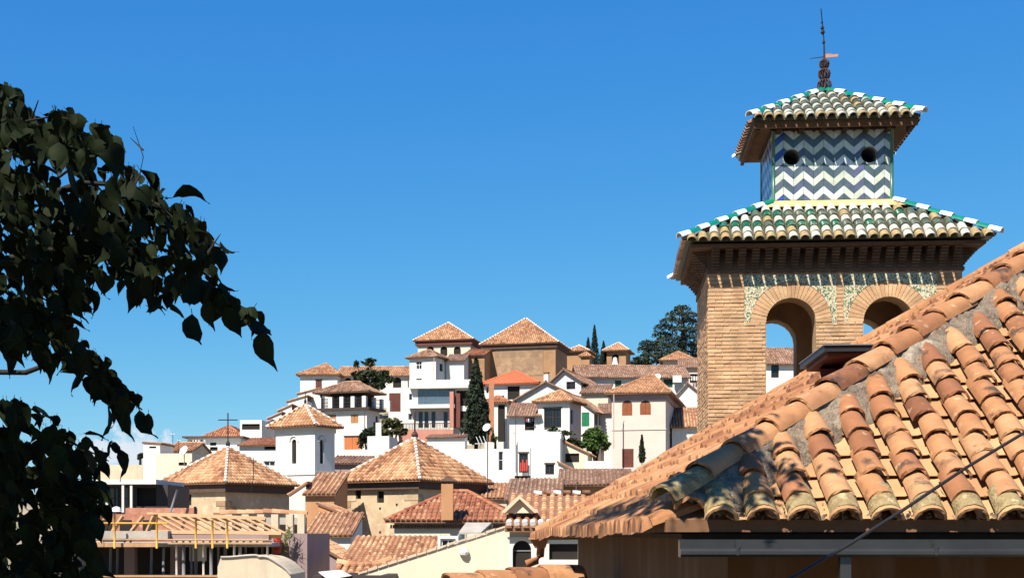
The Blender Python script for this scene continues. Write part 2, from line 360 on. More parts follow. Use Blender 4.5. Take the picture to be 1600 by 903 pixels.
# ---------------------------------------------------------------- walls with real openings
def wall_face(mb, o, u, up, w, h, holes, depth=0.16):
    """rectangle from o along u (w) and z (h), outward normal u x z ; holes (u0,z0,u1,z1,kind) get reveals"""
    o, u = Vector(o), Vector(u); z = Vector((0, 0, 1)); n = u.cross(z)
    us_ = sorted({0.0, w}|{min(w, max(0, q)) for hh in holes for q in (hh[0], hh[2])})
    zs_ = sorted({0.0, h}|{min(h, max(0, q)) for hh in holes for q in (hh[1], hh[3])})
    for i in range(len(us_)-1):
        for j in range(len(zs_)-1):
            cu, cz = (us_[i]+us_[i+1])/2, (zs_[j]+zs_[j+1])/2
            if any(hh[0] < cu < hh[2] and hh[1] < cz < hh[3] for hh in holes): continue
            mb.face([o+u*us_[i]+z*zs_[j], o+u*us_[i+1]+z*zs_[j], o+u*us_[i+1]+z*zs_[j+1], o+u*us_[i]+z*zs_[j+1]])
    for hh in holes:
        u0, z0, u1, z1 = hh[:4]; k = hh[4] if len(hh) > 4 else ''
        q = lambda a, b, d=0.0: o+u*a+z*b-n*d
        if 'arch' in k:
            r = (u1-u0)/2; uc = (u0+u1)/2; zsp = z1-r; N = 10
            arc = [(uc-r*math.cos(math.pi*t/N), zsp+r*math.sin(math.pi*t/N)) for t in range(N+1)]
            for t in range(N):
                a, b = arc[t], arc[t+1]
                mb.face([q(a[0], a[1]), q(b[0], b[1]), q(b[0], z1), q(a[0], z1)])
                mb.face([q(a[0], a[1]), q(a[0], a[1], depth), q(b[0], b[1], depth), q(b[0], b[1])])
            zt = zsp
        else:
            zt = z1; mb.face([q(u0, z1), q(u0, z1, depth), q(u1, z1, depth), q(u1, z1)])
        mb.face([q(u0, z0), q(u0, z0, depth), q(u0, zt, depth), q(u0, zt)])
        mb.face([q(u1, z0, depth), q(u1, z0), q(u1, zt), q(u1, zt, depth)])
        mb.face([q(u0, z0, depth), q(u0, z0), q(u1, z0), q(u1, z0, depth)])
def window(par, o, u, hole, style, depth=0.16):
    """pane set back in the opening, with its frame and, by style, shutters, sill or lintel"""
    o, u = Vector(o), Vector(u); z = Vector((0, 0, 1)); n = u.cross(z)
    u0, z0, u1, z1 = hole[:4]; w, h = u1-u0, z1-z0
    q = lambda a, b, d=0.0: o+u*a+z*b-n*d
    arch = 'arch' in style
    m = 'opening' if 'dark' in style else 'glass'
    b = MB(); b.face([q(u0-.02, z0-.02, depth-.01), q(u1+.02, z0-.02, depth-.01), q(u1+.02, z1+.02, depth-.01), q(u0-.02, z1+.02, depth-.01)])
    nm = 'door' if 'door' in style else ('opening' if 'dark' in style else 'window')
    win = b.build(nm, m, par)
    f = MB(); t = min(0.07, w*0.12); D = depth-0.02
    def bar(a0, b0, a1, b1, th=0.05, dd=0.0): f.box(q(a0, b0, D-dd), u*(a1-a0), z*(b1-b0), n*th)
    if 'dark' not in style:
        bar(u0, z0, u0+t, z1); bar(u1-t, z0, u1, z1); bar(u0+t, z0, u1-t, z0+t); bar(u0+t, z1-t, u1-t, z1)
        if w > 0.5: bar((u0+u1)/2-t*.4, z0+t, (u0+u1)/2+t*.4, z1-t, .04)
        if h > 1.0: bar(u0+t, z0+h*.55-t*.35, u1-t, z0+h*.55+t*.35, .03)
        f.build('frame', 'frame_white' if 'wf' in style else 'frame_dark', win)
    for key, mm in (('green', 'shutter_green'), ('dkg', 'shutter_dkgreen'), ('brown', 'shutter_brown'), ('tan', 'shutter_tan'), ('red', 'rust_red'), ('orange', 'orange_bright')):
        if key in style.split():
            for s in (0, 1):
                sb = MB(); a0 = u0+0.02+s*w/2; a1 = a0+w/2-0.04
                top = z1-(0.02 if not arch else w*0.22)
                sb.box(q(a0, z0+.02, D-.05), u*(a1-a0), z*(top-z0-.02), n*.04)
                ns = max(4, int((top-z0)/0.11))
                for k in range(ns):
                    zk = z0+.06+(top-z0-.1)*k/ns
                    sb.box(q(a0+.05, zk, D-.092), u*(a1-a0-.1), z*((top-z0)/ns*.55), n*.018)
                sb.build('shutter', mm, win)
    if 'sill' in style:
        one('sill', 'white_b', win, lambda s: s.box(q(u0-.1, z0-.085, -.002), u*(w+.2), z*.08, n*.10))
    if 'lintel' in style:
        one('lintel', 'frame_dark', win, lambda s: s.box(q(u0-.08, z1+.005, -.002), u*(w+.16), z*.12, n*.03))
    if 'grille' in style:
        g = MB()
        for k in range(6): g.tube([q(u0+w*(k+.5)/6, z0, .04), q(u0+w*(k+.5)/6, z1, .04)], .012, 4)
        g.build('grille', 'iron', win)
    return win

# ---------------------------------------------------------------- a house from its corner in the photograph
class H: pass
def frame(xl, xc, Y, a, xr=None, d=7.0):
    """front face ends at pixel xc (distance Y) on its right and xl on its left; a = turn of the front; xr = far edge of the right side"""
    g = H(); a = R(a); g.a = a
    g.r = Vector((math.cos(a), math.sin(a), 0)); g.b = Vector((-math.sin(a), math.cos(a), 0)); g.Y = Y
    K = Vector((tx(xc)*Y, Y, 0)); g.K = K
    t = tx(xl); w = (K.x-t*K.y)/(g.r.x-t*g.r.y); g.w = w
    if xr is not None:
        t = tx(xr); d = (t*K.y-K.x)/(g.b.x-t*g.b.y)
    g.d = d; g.O = K-g.r*w
    return g
def on_front(g, x, y):
    t = tx(x); s = (t*g.O.y-g.O.x)/(g.r.x-t*g.r.y); p = g.O+g.r*s; return s, zz(y, p.y)
def on_side(g, x, y):
    t = tx(x); s = (t*g.K.y-g.K.x)/(g.b.x-t*g.b.y); p = g.K+g.b*s; return s, zz(y, p.y)
NOFF = 0.0
def house(name, label, xl, xc, ytop, ybase, Y, a=-8, xr=None, d=7.0, wall='white', roof=None, wins=(), cat='house', group=None,
          tile='tile_old', over=0.35, pitch=0.25, seg=3, cornice=None, white_hips=False, ext=3.0, expo=0.34):
    g = frame(xl, xc, Y, a, xr, d)
    zt = zz(ytop, Y); zb = zz(ybase, Y)-ext; g.zt, g.zb = zt, zb
    w, d, r, b, O = g.w, g.d, g.r, g.b, g.O
    Z = Vector((0, 0, 1)); O3 = O+Z*zb
    C = O+r*w/2+b*d/2+Z*zb
    root = thing(name, C, label, cat, group); g.root = root
    fh, sh = [], []
    for it in wins:
        face, x0, y0, x1, y1, st = it
        fn = on_front if face == 'f' else on_side
        u0, z1 = fn(g, x0, y0); u1, _ = fn(g, x1, y0); um = (u0+u1)/2
        pm = (O+r*um) if face == 'f' else (g.K+b*um)
        z1, z0 = zz(y0, pm.y)-zb, zz(y1, pm.y)-zb
        W_ = w if face == 'f' else d
        u0, u1 = max(0.05, u0), min(W_-0.05, u1)
        if u1-u0 < 0.15: continue
        (fh if face == 'f' else sh).append((u0, z0, u1, min(z1, zt-zb-.05), st))
    m = MB(); h = zt-zb
    wall_face(m, O3, r, Z, w, h, fh); wall_face(m, O3+r*w, b, Z, d, h, sh)
    wall_face(m, O3+r*w+b*d, -r, Z, w, h, []); wall_face(m, O3+b*d, -b, Z, d, h, [])
    g.wmesh = m
    kind = roof[0] if roof else 'flat'
    T, W, S = MB(), MB(), MB()
    L = lambda u, v, z: O+r*u+b*v+Z*z
    if kind in ('hip', 'gablef', 'gables', 'shed', 'shedl', 'shedr'):
        ya = roof[1]; e = over
    if kind == 'hip':
        zr = zz(ya, (O+r*w/2+b*d/2).y)
        hw, hd = w/2+e, d/2+e
        rl = max(0.0, hw-hd)*(roof[2] if len(roof) > 2 else 1.0); rd = max(0.0, hd-hw)*(roof[2] if len(roof) > 2 else 1.0)
        c = [L(-e, -e, zt), L(w+e, -e, zt), L(w+e, d+e, zt), L(-e, d+e, zt)]
        r0, r1 = L(w/2-rl, d/2-rd, zr), L(w/2+rl, d/2+rd, zr)
        if rd > 0: pl = [[c[0], c[1], r0], [c[1], c[2], r1, r0], [c[2], c[3], r1], [c[3], c[0], r0, r1]]
        elif rl > 0: pl = [[c[0], c[1], r1, r0], [c[1], c[2], r1], [c[2], c[3], r0, r1], [c[3], c[0], r0]]
        else: pl = [[c[0], c[1], r0], [c[1], c[2], r0], [c[2], c[3], r0], [c[3], c[0], r0]]
        roof_solid(S, pl, c)
        vis = [0, 1, 3]
        for i in vis: tile_plane(T, pl[i], pitch, expo, pitch*.41, max(seg, 4))
        hips = [(c[0], r0), (c[1], r1 if (rl > 0) else r0), (c[2], r1), (c[3], r1 if rd > 0 else r0)]
        for p, q in hips: ridge(T, W, p, q, (0.10 if white_hips else .12)*pitch/.25, .21 if white_hips else .36, 4, white_hips)
        if rl > 0 or rd > 0: ridge(T, W, r0, r1, 0.12*pitch/.25, .36, 4, white_hips)
        g.apex = (r0+r1)/2
    elif kind == 'gables':
        zr = zz(ya, Y+d/2*g.b.y); k = (zr-zt)/(d/2)
        ze = zt-k*e
        c = [L(-e*.6, -e, ze), L(w+e*.6, -e, ze), L(w+e*.6, d/2, zr), L(-e*.6, d/2, zr), L(w+e*.6, d+e, ze), L(-e*.6, d+e, ze)]
        dz_ = Z*.12
        for q in ([c[0], c[1], c[2], c[3]], [c[4], c[5], c[3], c[2]]):
            S.face(q); S.face([p-dz_ for p in reversed(q)])
            for i in range(4): S.face([q[i]-dz_, q[(i+1) % 4]-dz_, q[(i+1) % 4], q[i]])
        tile_plane(T, [c[0], c[1], c[2], c[3]], pitch, expo, pitch*.38, seg)
        ridge(T, W, c[3], c[2], .12, .36, 4, white_hips)
        m.face([L(w, 0, zt), L(w, d, zt), L(w, d/2, zr-.05)]); m.face([L(0, d, zt), L(0, 0, zt), L(0, d/2, zr-.05)])
    elif kind == 'gablef':
        uc = on_front(g, roof[2], ya)[0] if len(roof) > 2 else w/2
        zr = zz(ya, (O+r*uc).y); zl = zt; zrt = zz(roof[3], Y) if len(roof) > 3 else zt
        # two slopes running left and right of a ridge that goes back from the front
        kl = (zr-zl)/max(.1, uc); kr = (zr-zrt)/max(.1, w-uc)
        a0 = [L(uc, -e, zr), L(uc, d+e*.3, zr)]
        l0 = [L(-e, -e, zl-kl*e), L(-e, d+e*.3, zl-kl*e)]; r0_ = [L(w+e, -e, zrt-kr*e), L(w+e, d+e*.3, zrt-kr*e)]
        dz_ = Z*.12
        for q in ([l0[1], l0[0], a0[0], a0[1]], [r0_[0], r0_[1], a0[1], a0[0]]):
            S.face(q); S.face([p-dz_ for p in reversed(q)])
            for i in range(4): S.face([q[i]-dz_, q[(i+1) % 4]-dz_, q[(i+1) % 4], q[i]])
            tile_plane(T, q, pitch, expo, pitch*.38, seg)
        ridge(T, W, a0[0], a0[1], .12, .36, 4, white_hips)
        if zrt >= zt: m.face([L(0, 0, zt), L(w, 0, zt), L(w, 0, zrt), L(uc, 0, zr-.04)])
        else: m.face([L(0, 0, zt), L(w, 0, zt), L(uc, 0, zr-.04)])
    elif kind in ('shed', 'shedl', 'shedr'):
        zr = zz(ya, Y+(d*g.b.y if kind == 'shed' else 0)) if kind == 'shed' else zz(ya, Y)
        if kind == 'shed':
            k = (zr-zt)/d; q = [L(-e*.5, -e, zt-k*e), L(w+e*.5, -e, zt-k*e), L(w+e*.5, d, zr), L(-e*.5, d, zr)]
            m.face([L(w, 0, zt), L(w, d, zt), L(w, d, zr-.05)]); m.face([L(0, d, zt), L(0, 0, zt), L(0, d, zr-.05)])
            m.face([L(w, d, zt), L(0, d, zt), L(0, d, zr-.05), L(w, d, zr-.05)])
        elif kind == 'shedr':   # high on the left, falling to the right
            k = (zr-zt)/w; q = [L(w+e, -e*.6, zt-k*e), L(w+e, d+e*.5, zt-k*e), L(-.1, d+e*.5, zr), L(-.1, -e*.6, zr)]
            m.face([L(0, 0, zt), L(w, 0, zt), L(0, 0, zr-.05)])
        else:                   # high on the right, falling to the left
            k = (zr-zt)/w; q = [L(-e, d+e*.5, zt-k*e), L(-e, -e*.6, zt-k*e), L(w+.1, -e*.6, zr), L(w+.1, d+e*.5, zr)]
            m.face([L(0, 0, zt), L(w, 0, zt), L(w, 0, zr-.05)])
        dz_ = Z*.12; S.face(q); S.face([p-dz_ for p in reversed(q)])
        for i in range(4): S.face([q[i]-dz_, q[(i+1) % 4]-dz_, q[(i+1) % 4], q[i]])
        tile_plane(T, q, pitch, expo, pitch*.38, seg)
    else:
        p = 0.25; ph = roof[1] if roof and len(roof) > 1 else .35
        m.face([L(0, 0, zt), L(w, 0, zt), L(w-p, p, zt), L(p, p, zt)]); m.face([L(w, 0, zt), L(w, d, zt), L(w-p, d-p, zt), L(w-p, p, zt)])
        m.face([L(w, d, zt), L(0, d, zt), L(p, d-p, zt), L(w-p, d-p, zt)]); m.face([L(0, d, zt), L(0, 0, zt), L(p, p, zt), L(p, d-p, zt)])
        q = [L(p, p, zt), L(w-p, p, zt), L(w-p, d-p, zt), L(p, d-p, zt)]; lo = [v-Z*ph for v in q]
        for i in range(4): m.face([q[i], q[(i+1) % 4], lo[(i+1) % 4], lo[i]])
        m.face(lo)
    wl = m.build('wall', wall, root); g.wall = wl
    if S.f:
        pan = {'tile_old': 'tile_pan_old', 'tile_orange': 'tile_orange'}.get(tile, 'tile_pan')
        ro = S.build('roof', pan, root); g.roof = ro
        T.build('roof_tiles', tile if tile != 'tile_orange' else 'tile_orange', ro, kind='stuff')
        W.build('ridge_mortar', 'mortar_white', ro, kind='stuff')
    if cornice:
        cm, ch, cp = cornice
        one('cornice', cm, root, lambda s: [s.box(L(-cp, -cp, zt-ch-.135), r*(w+2*cp), b*(d+2*cp), Z*ch)])
    for hl in fh: window(root, O3, r, hl, hl[4])
    for hl in sh: window(root, O3+r*w, b, hl, hl[4])
    g.L = L
    return g
def chimney(g, x, ytop, ybot, Y, w=0.5, m='white_b', cap='tile_pan'):
    p = P(x, ytop, Y); zb = zz(ybot, Y)
    one('chimney', m, g.root, lambda s: s.cbox((p.x, p.y, (p.z+zb)/2-.1), w, w, p.z-zb+.2, g.a))
    def f(s):
        s.cbox((p.x, p.y, p.z+.20), w+.12, w+.12, .07, g.a)
        for dx_ in (-1, 1):
            for dy_ in (-1, 1): s.cbox((p.x+dx_*w*.38, p.y+dy_*w*.38, p.z+.08), .1, .1, .17, 0)
    one('chimney_cap', cap, g.root, f)

# ---------------------------------------------------------------- terrain
def lerp_tab(tab, v):
    for (a, fa), (b, fb) in zip(tab, tab[1:]):
        if v <= b: return fa+(fb-fa)*max(0, (v-a))/(b-a)
    return tab[-1][1]
HT = [(-60, -10), (0, -10), (30, -9), (60, -7.5), (80, -6), (100, -1.5), (120, 3.2), (140, 8), (165, 14.5), (185, 19), (215, 22), (300, 12), (600, -20), (1500, -30), (9000, -60)]
def ground_z(x, y):
    z = lerp_tab(HT, y); t = x/max(y, 20.0)
    k = min(1, max(0, (t+0.30)/0.17)); k = k*k*(3-2*k)
    lo = lerp_tab([(-60, -10), (60, -8), (100, -3), (130, 3.0), (165, 4), (300, -8), (9000, -60)], y)
    return lo+(z-lo)*k
gm = MB()
xs = [-6000, -2500, -1000, -500, -250]+[-160+8*i for i in range(41)]+[250, 500, 1000, 2500, 6000]
ys = [-60, -20, 0, 15, 30, 45]+[60+7*i for i in range(26)]+[260, 300, 400, 600, 1000, 1500, 3000, 9000]
for y in ys:
    for x in xs: gm.v.append((x, y, ground_z(x, y)+noise.noise(Vector((x*.05, y*.05, 0)))*.5))
nx = len(xs)
for j in range(len(ys)-1):
    for i in range(nx-1): gm.f.append((j*nx+i, j*nx+i+1, (j+1)*nx+i+1, (j+1)*nx+i)); gm.t.append(.5); gm.sm.append(True)
gm.build('hillside', 'earth', kind='structure')

# ---------------------------------------------------------------- the hill town, from the far ridge down
# far church and its neighbours
house('church_tower', 'square church tower with three arched windows and white-edged pyramid roof', 653, 735, 530, 570, 180, -12, 748, wall='cream_pale',
      roof=('hip', 504, 0), over=.55, white_hips=True, tile='tile_far', cornice=('cornice_red', .55, .3), cat='tower',
      wins=[('f', 667, 541, 678, 556, 'arch dark'), ('f', 688, 541, 699, 556, 'arch dark'), ('f', 709, 541, 720, 556, 'arch dark')])
g = house('brown_church', 'big brown brick church with white-edged pyramid tile roof on the hilltop', 756, 868, 535, 600, 172, -14, 886, wall='church_brick',
      roof=('hip', 497, 0), over=.5, white_hips=True, tile='tile_far', cornice=('dark_eave', .5, .25), cat='church')
def panel(s):
    for (x0, y0, x1, y1) in ((773, 546, 849, 556), (773, 558, 849, 570), (773, 572, 849, 586)):
        u0, z1 = on_front(g, x0, y0); u1, z0 = on_front(g, x1, y1); s.box(g.O+g.r*u0+Vector((0, 0, z0)), g.r*(u1-u0), Vector((0, 0, z1-z0)), -g.b*.04)
one('rammed_earth_panel', 'church_panel', g.root, panel)
house('church_annex', 'narrow brown brick annex with red tiled roof between church tower and nave', 724, 757, 553, 600, 170, -10, d=5, wall='church_brick',
      roof=('shed', 545), over=.3, tile='tile_red')
house('sacristy', 'low brown brick block with white-topped tile roof right of the big church', 886, 918, 548, 585, 185, -14, 925, wall='church_brick',
      roof=('hip', 540), over=.4, white_hips=True, tile='tile_far')
house('apse_turret', 'tiny brown turret with tiled cap beside the cypresses', 908, 921, 556, 575, 182, -14, 925, wall='church_brick', roof=('hip', 551), over=.3, tile='tile_far')
g = house('bell_gable_tower', 'small square brick belfry with one arched bell opening', 948, 978, 547, 580, 188, -14, 985, wall='church_brick',
      roof=('hip', 535, 0), over=.55, white_hips=True, tile='tile_far', cat='tower', wins=[('f', 956, 553, 967, 574, 'arch dark')])
bp = P(961, 563, 187.4)
def bell(s): lathe(s, bp+Vector((0, -.12, -.6)), [(.5, 0), (.42, .12), (.33, .5), (.28, .85), (.12, 1.0), (0, 1.02)])
tag(one('bell', 'cloth_white', None, bell, off=bp), 'pale bell hanging in the arch of the small brick belfry', 'bell')

# left shoulder of the hill
house('white_hip_house', 'white house with pyramid tile roof and one tall red-blind window at hill edge', 469, 527, 585, 640, 166, -4, d=9, wall='white',
      roof=('hip', 568, 0), over=.45, tile='tile_far', wins=[('f', 493, 594, 503, 618, 'red lintel')])
house('long_white_wing', 'long low white wing with arched openings and tiled roof behind trees', 527, 637, 585, 625, 168, -3, d=7, wall='white',
      roof=('gables', 573), over=.4, tile='tile_far', wins=[('f', 538, 590, 549, 606, 'arch dark'), ('f', 614, 589, 627, 606, 'arch dark')])
house('white_tower_house', 'white tower house with small square windows below the church tower', 640, 681, 557, 610, 164, -24, 699, wall='white',
      roof=('hip', 547), over=.4, tile='tile_old', wins=[('f', 650, 564, 659, 577, 'wf'), ('f', 650, 591, 659, 597, 'wf'), ('s', 687, 568, 692, 580, 'dark')])
house('white_side_wing', 'plain white wing with short tile roof below the three arched windows', 697, 725, 562, 610, 166, -6, d=4, wall='white',
      roof=('shed', 553), over=.35, tile='tile_old')

# right shoulder
house('ridge_house', 'tiny pale house with pyramid tile roof under the cedar', 1036, 1082, 562, 585, 190, -8, d=8, wall='rose', roof=('hip', 549, 0), over=.5, tile='tile_far')
house('tower_side_house', 'pale house with tiled roof and dark washing balcony beside the brick tower', 1062, 1100, 572, 615, 172, -6, d=7, wall='rose', roof=('gables', 560), over=.4, tile='tile_old',
      wins=[('f', 1078, 584, 1096, 598, 'dark')])
g = house('long_roof_house', 'long white house with one continuous tiled roof and green windows', 904, 1076, 588, 640, 158, 3, d=8, wall='white', roof=('gables', 572), over=.45, tile='tile_old',
      wins=[('f', 961, 594, 971, 605, 'dkg'), ('f', 1037, 592, 1051, 605, 'dkg'), ('f', 905, 594, 910, 602, 'dark')])
tag(one('air_conditioner', 'frame_white', None, lambda s: [s.cbox(P(1058, 592, 157.2), 1.0, .4, .8), s.cbox(P(1058, 596.8, 157.2), .12, .5, .08)], off=P(1058, 600, 157.2)),
    'white air conditioning unit on long white house wall', 'air conditioner')
house('white_gable_shed', 'small white gabled house right of the brown shuttered house', 1052, 1104, 622, 660, 146, -4, d=7, wall='white', roof=('gablef', 598, 1074), over=.3, tile='tile_old')
house('arch_view_house', 'white house with one dark window seen through the brick tower arch', 1150, 1262, 566, 650, 140, 2, d=7, wall='white', roof=('gables', 545), over=.4, tile='tile_old',
      wins=[('f', 1205, 568, 1217, 590, 'lintel')])
g = house('red_roof_house', 'white house with bright orange-red hipped roof and open loggia', 756, 838, 598, 690, 150, -14, 862, wall='white', roof=('hip', 581), over=.45, tile='tile_orange',
      wins=[('f', 759, 603, 768, 615, 'wf'), ('f', 793, 603, 812, 624, 'dark'), ('f', 779, 618, 788, 626, 'dark'), ('f', 786, 634, 794, 645, 'dark')])
chimney(g, 854, 585, 600, 143, .5)
house('rear_gable_house', 'white gabled house with dark framed pediment and small square window', 862, 908, 594, 640, 146, -18, 950, wall='white', roof=('gablef', 577, 882), over=.45, tile='tile_old',
      wins=[('f', 885, 596, 899, 608, ''), ('s', 911, 600, 917, 618, 'dark'), ('s', 921, 600, 924, 612, 'dark')])
house('side_lean_to', 'pale lean-to with a worn tiled roof behind the green shuttered house', 908, 950, 612, 650, 143, -10, d=4, wall='cream_pale', roof=('shed', 600), over=.35, tile='tile_old',
      wins=[('f', 930, 610, 936, 614, 'dark')])
house('broad_gable_house', 'broad low white gable with two tiny square windows', 807, 908, 622, 690, 140, -6, d=8, wall='white_b', roof=('gablef', 596, 853), over=.35, tile='tile_old',
      wins=[('f', 821, 615, 826, 620, 'dark'), ('f', 835, 611, 844, 616, 'dark')])
house('green_shutter_house', 'white gabled house with bright green shutter', 884, 928, 640, 690, 132, -22, 944, wall='white', roof=('gablef', 618, 897), over=.3, tile='tile_old',
      wins=[('f', 909, 644, 921, 666, 'green'), ('s', 930, 646, 934, 664, 'dark'), ('s', 936, 648, 939, 664, 'dark')])
house('far_shed', 'little white shed with worn tile roof left of the brown shuttered house', 936, 960, 644, 690, 134, -4, d=4, wall='white', roof=('shed', 630), over=.3, tile='tile_old')
g = house('brown_shutter_house', 'tall rose-white house with two arched brown shuttered windows', 956, 1040, 613, 745, 118, -12, 1074, wall='rose', roof=('hip', 585, 0), over=.55, tile='tile_far',
      cornice=('rose_grey', .5, .12), wins=[('f', 972, 625, 988, 649, 'arch brown'), ('f', 1000, 625, 1017, 648, 'arch brown'), ('f', 972, 701, 990, 730, 'door red')])
one('string_course', 'rose', g.root, lambda s: s.box(g.L(-.05, -.06, zz(671, 118)), g.r*(g.w+.1), -g.b*-.0 + g.b*(g.d+.1), Vector((0, 0, .12))))
house('low_tiled_wing', 'low white wing with sloping tiled roof against the brick tower', 1050, 1112, 664, 720, 121.5, -5, d=5, wall='white', roof=('shed', 636), over=.4, tile='tile_far')

# middle of the slope
g = house('terrace_house', 'white house with covered roof terrace, square pillars and tan shutters', 498, 573, 640, 715, 138, -20, 593, wall='white', roof=('flat', .1),
      wins=[('f', 512, 647, 525, 661, 'tan'), ('f', 548, 647, 560, 661, 'tan'), ('f', 538, 682, 563, 702, 'orange lintel'), ('s', 587, 650, 591, 662, 'dark')])
zt = g.zt
one('floor_slab', 'frame_dark', g.root, lambda s: s.box(g.L(-.5, -.5, zt+.003), g.r*(g.w+1), g.b*(g.d+1), Vector((0, 0, .25))))
for k in range(5):
    u = (g.w-.4)*k/4
    one('pillar', 'white', g.root, lambda s: s.box(g.L(u, -.3, zt+.255), g.r*.42, g.b*.42, Vector((0, 0, 1.15))))
for k in range(3):
    one('pillar', 'white', g.root, lambda s: s.box(g.L(g.w-.2, 1.6+k*1.8, zt+.255), g.r*.35, g.b*.35, Vector((0, 0, 1.15))))
def rail(s):
    for k in range(4):
        u0 = (g.w-.4)*k/4+.42; u1 = (g.w-.4)*(k+1)/4
        for zq in (.95, .55, .2): s.box(g.L(u0, -.15, zt+.26+zq), g.r*(u1-u0), g.b*.05, Vector((0, 0, .05)))
        n = 9
        for i in range(n): s.box(g.L(u0+(u1-u0)*(i+.5)/n, -.14, zt+.26), g.r*.03, g.b*.03, Vector((0, 0, .95)))
    for zq in (.95, .55, .2): s.box(g.L(g.w-.05, 0.2, zt+.26+zq), g.r*.05, g.b*(g.d), Vector((0, 0, .05)))
one('railing', 'iron', g.root, rail)
zr0 = zz(611, 138)
one('terrace_room', 'wood_dark', g.root, lambda s: s.box(g.L(.9, 1.0, zt+.258), g.r*(g.w-1.6), g.b*(g.d-1.2), Vector((0, 0, zr0-zt-.4))))
for k in range(3):
    u = 1.3+(g.w-2.6)*k/3+.25
    window(g.root, g.L(0, 1.0, zt), g.r, (u, .5, u+1.2, zr0-zt-.35), '', depth=-.05)
window(g.root, g.L(g.w-.7, 1.0, zt), g.b, (1.2, .5, 2.2, zr0-zt-.35), '', depth=-.05)
for (u, v) in ((.3, -.05), (g.w-.15, -.05), (g.w/2, -.05)):
    one('roof_post', 'wood_dark', g.root, lambda s: s.box(g.L(u-.08, v-.08, zt+1.41), g.r*.16, g.b*.16, Vector((0, 0, zr0-zt-1.5))))
T, W, S = MB(), MB(), MB(); e = .55
c = [g.L(.1-e, -e, zr0), g.L(g.w+e, -e, zr0), g.L(g.w+e, g.d+e, zr0), g.L(.1-e, g.d+e, zr0)]; zr1 = zz(598, 141)
q0, q1 = g.L(g.w*.42, g.d*.5, zr1), g.L(g.w*.72, g.d*.5, zr1)
pl = [[c[0], c[1], q1, q0], [c[1], c[2], q1], [c[2], c[3], q0, q1], [c[3], c[0], q0]]
roof_solid(S, pl, c)
for i in (0, 1, 3): tile_plane(T, pl[i])
for p, q in ((c[0], q0), (c[1], q1), (q0, q1)): ridge(T, W, p, q)
ro = S.build('roof', 'tile_pan_old', g.root); T.build('roof_tiles', 'tile_old', ro, kind='stuff')

# modern white house with glazed gallery
g = house('glazed_terrace_house', 'modern white house with long glazed gallery and white parapet', 607, 737, 604, 712, 144, -7, d=8, wall='white', roof=('flat', .3),
      wins=[('f', 608, 614, 626, 643, 'red'), ('f', 639, 615, 644, 625, 'wf'), ('f', 638, 646, 644, 656, 'wf'), ('f', 653, 608, 711, 633, 'dark glz'), ('f', 648, 640, 706, 668, 'dark gal'),
            ('f', 713, 610, 734, 634, 'dark'), ('f', 713, 642, 734, 668, 'dark')])
def fr(x, y): u, z = on_front(g, x, y); return u, z
def fbox(s, x0, y0, x1, y1, out, th):
    u0, z1 = fr(x0, y0); u1, z0 = fr(x1, y1); s.box(g.L(u0, -out, z0), g.r*(u1-u0), g.b*th, Vector((0, 0, z1-z0)))
one('parapet', 'white', g.root, lambda s: fbox(s, 641, 595, 738, 606.5, .7, 1.2))
one('balcony_slab', 'white', g.root, lambda s: fbox(s, 640, 633, 712, 638, .9, .85))
for k in range(7):
    x0 = 653.5+k*8.2
    gp = one('glass_panel', 'glass_clear', g.root, lambda s: fbox(s, x0, 609, x0+7.8, 632.5, .03, .02))
    one('frame', 'grey_metal', gp, lambda s: fbox(s, x0-.25, 608.5, x0+.2, 632.8, .06, .05))
one('curtain', 'cloth_white', g.root, lambda s: [fbox(s, 683+k*1.5, 610.5, 684+k*1.5, 632, -.06, .05) for k in range(9)])
one('gallery_back', 'white_b', g.root, lambda s: fbox(s, 648, 640, 706, 668, -.13, .02))
for x0 in (654, 663, 674, 693):
    one('door', 'glass', g.root, lambda s: fbox(s, x0, 643, x0+6, 667.5, -.10, .02))
one('pillar', 'pink', g.root, lambda s: fbox(s, 705, 613, 711, 669, 1.0, .45))
one('gallery_wall', 'rust_red', g.root, lambda s: fbox(s, 711.2, 615, 720, 668, .5, .4))
one('garden_wall', 'pink', g.root, lambda s: fbox(s, 628, 673, 712, 700, 1.6, .35))
def rl(s):
    u0, z1 = fr(630, 664); u1, z0 = fr(706, 673)
    for i in range(34): s.box(g.L(u0+(u1-u0)*i/33, -1.5, z0), g.r*.05, g.b*.05, Vector((0, 0, z1-z0)))
    s.box(g.L(u0, -1.52, z1), g.r*(u1-u0+.05), g.b*.08, Vector((0, 0, .08)))
one('railing', 'iron', g.root, rl)
house('terracotta_porch', 'small terracotta porch with square pillars right of the tall cypress', 757, 792, 628, 690, 137, -14, 800, wall='white_b', roof=('hip', 619), over=.3, tile='tile_red',
      wins=[('f', 760, 632, 772, 690, 'dark'), ('f', 778, 632, 789, 690, 'dark')])
tag(one('terracotta_pillar', 'terracotta', None, lambda s: s.box(P(764, 690, 134), (.5, 0, 0), (0, .5, 0), (0, 0, zz(627, 134)-zz(690, 134)+2)), off=P(767, 690, 134)), 'square terracotta pillar beside the tall cypress', 'pillar')
house('small_hip_house', 'little white house with hipped tile roof and large grilled window', 841, 890, 626, 700, 124, -20, 908, wall='white', roof=('hip', 610, 0), over=.45, tile='tile_far',
      wins=[('f', 850, 638, 877, 668, 'grille lintel'), ('s', 892, 640, 896, 662, 'dark')])
house('washing_annex', 'low white annex with worn tiled lean-to roof and dark washing window', 796, 842, 647, 700, 125, -6, d=4, wall='white', roof=('shed', 629), over=.5, tile='tile_old',
      wins=[('f', 820, 647.5, 835, 672, 'dark')])
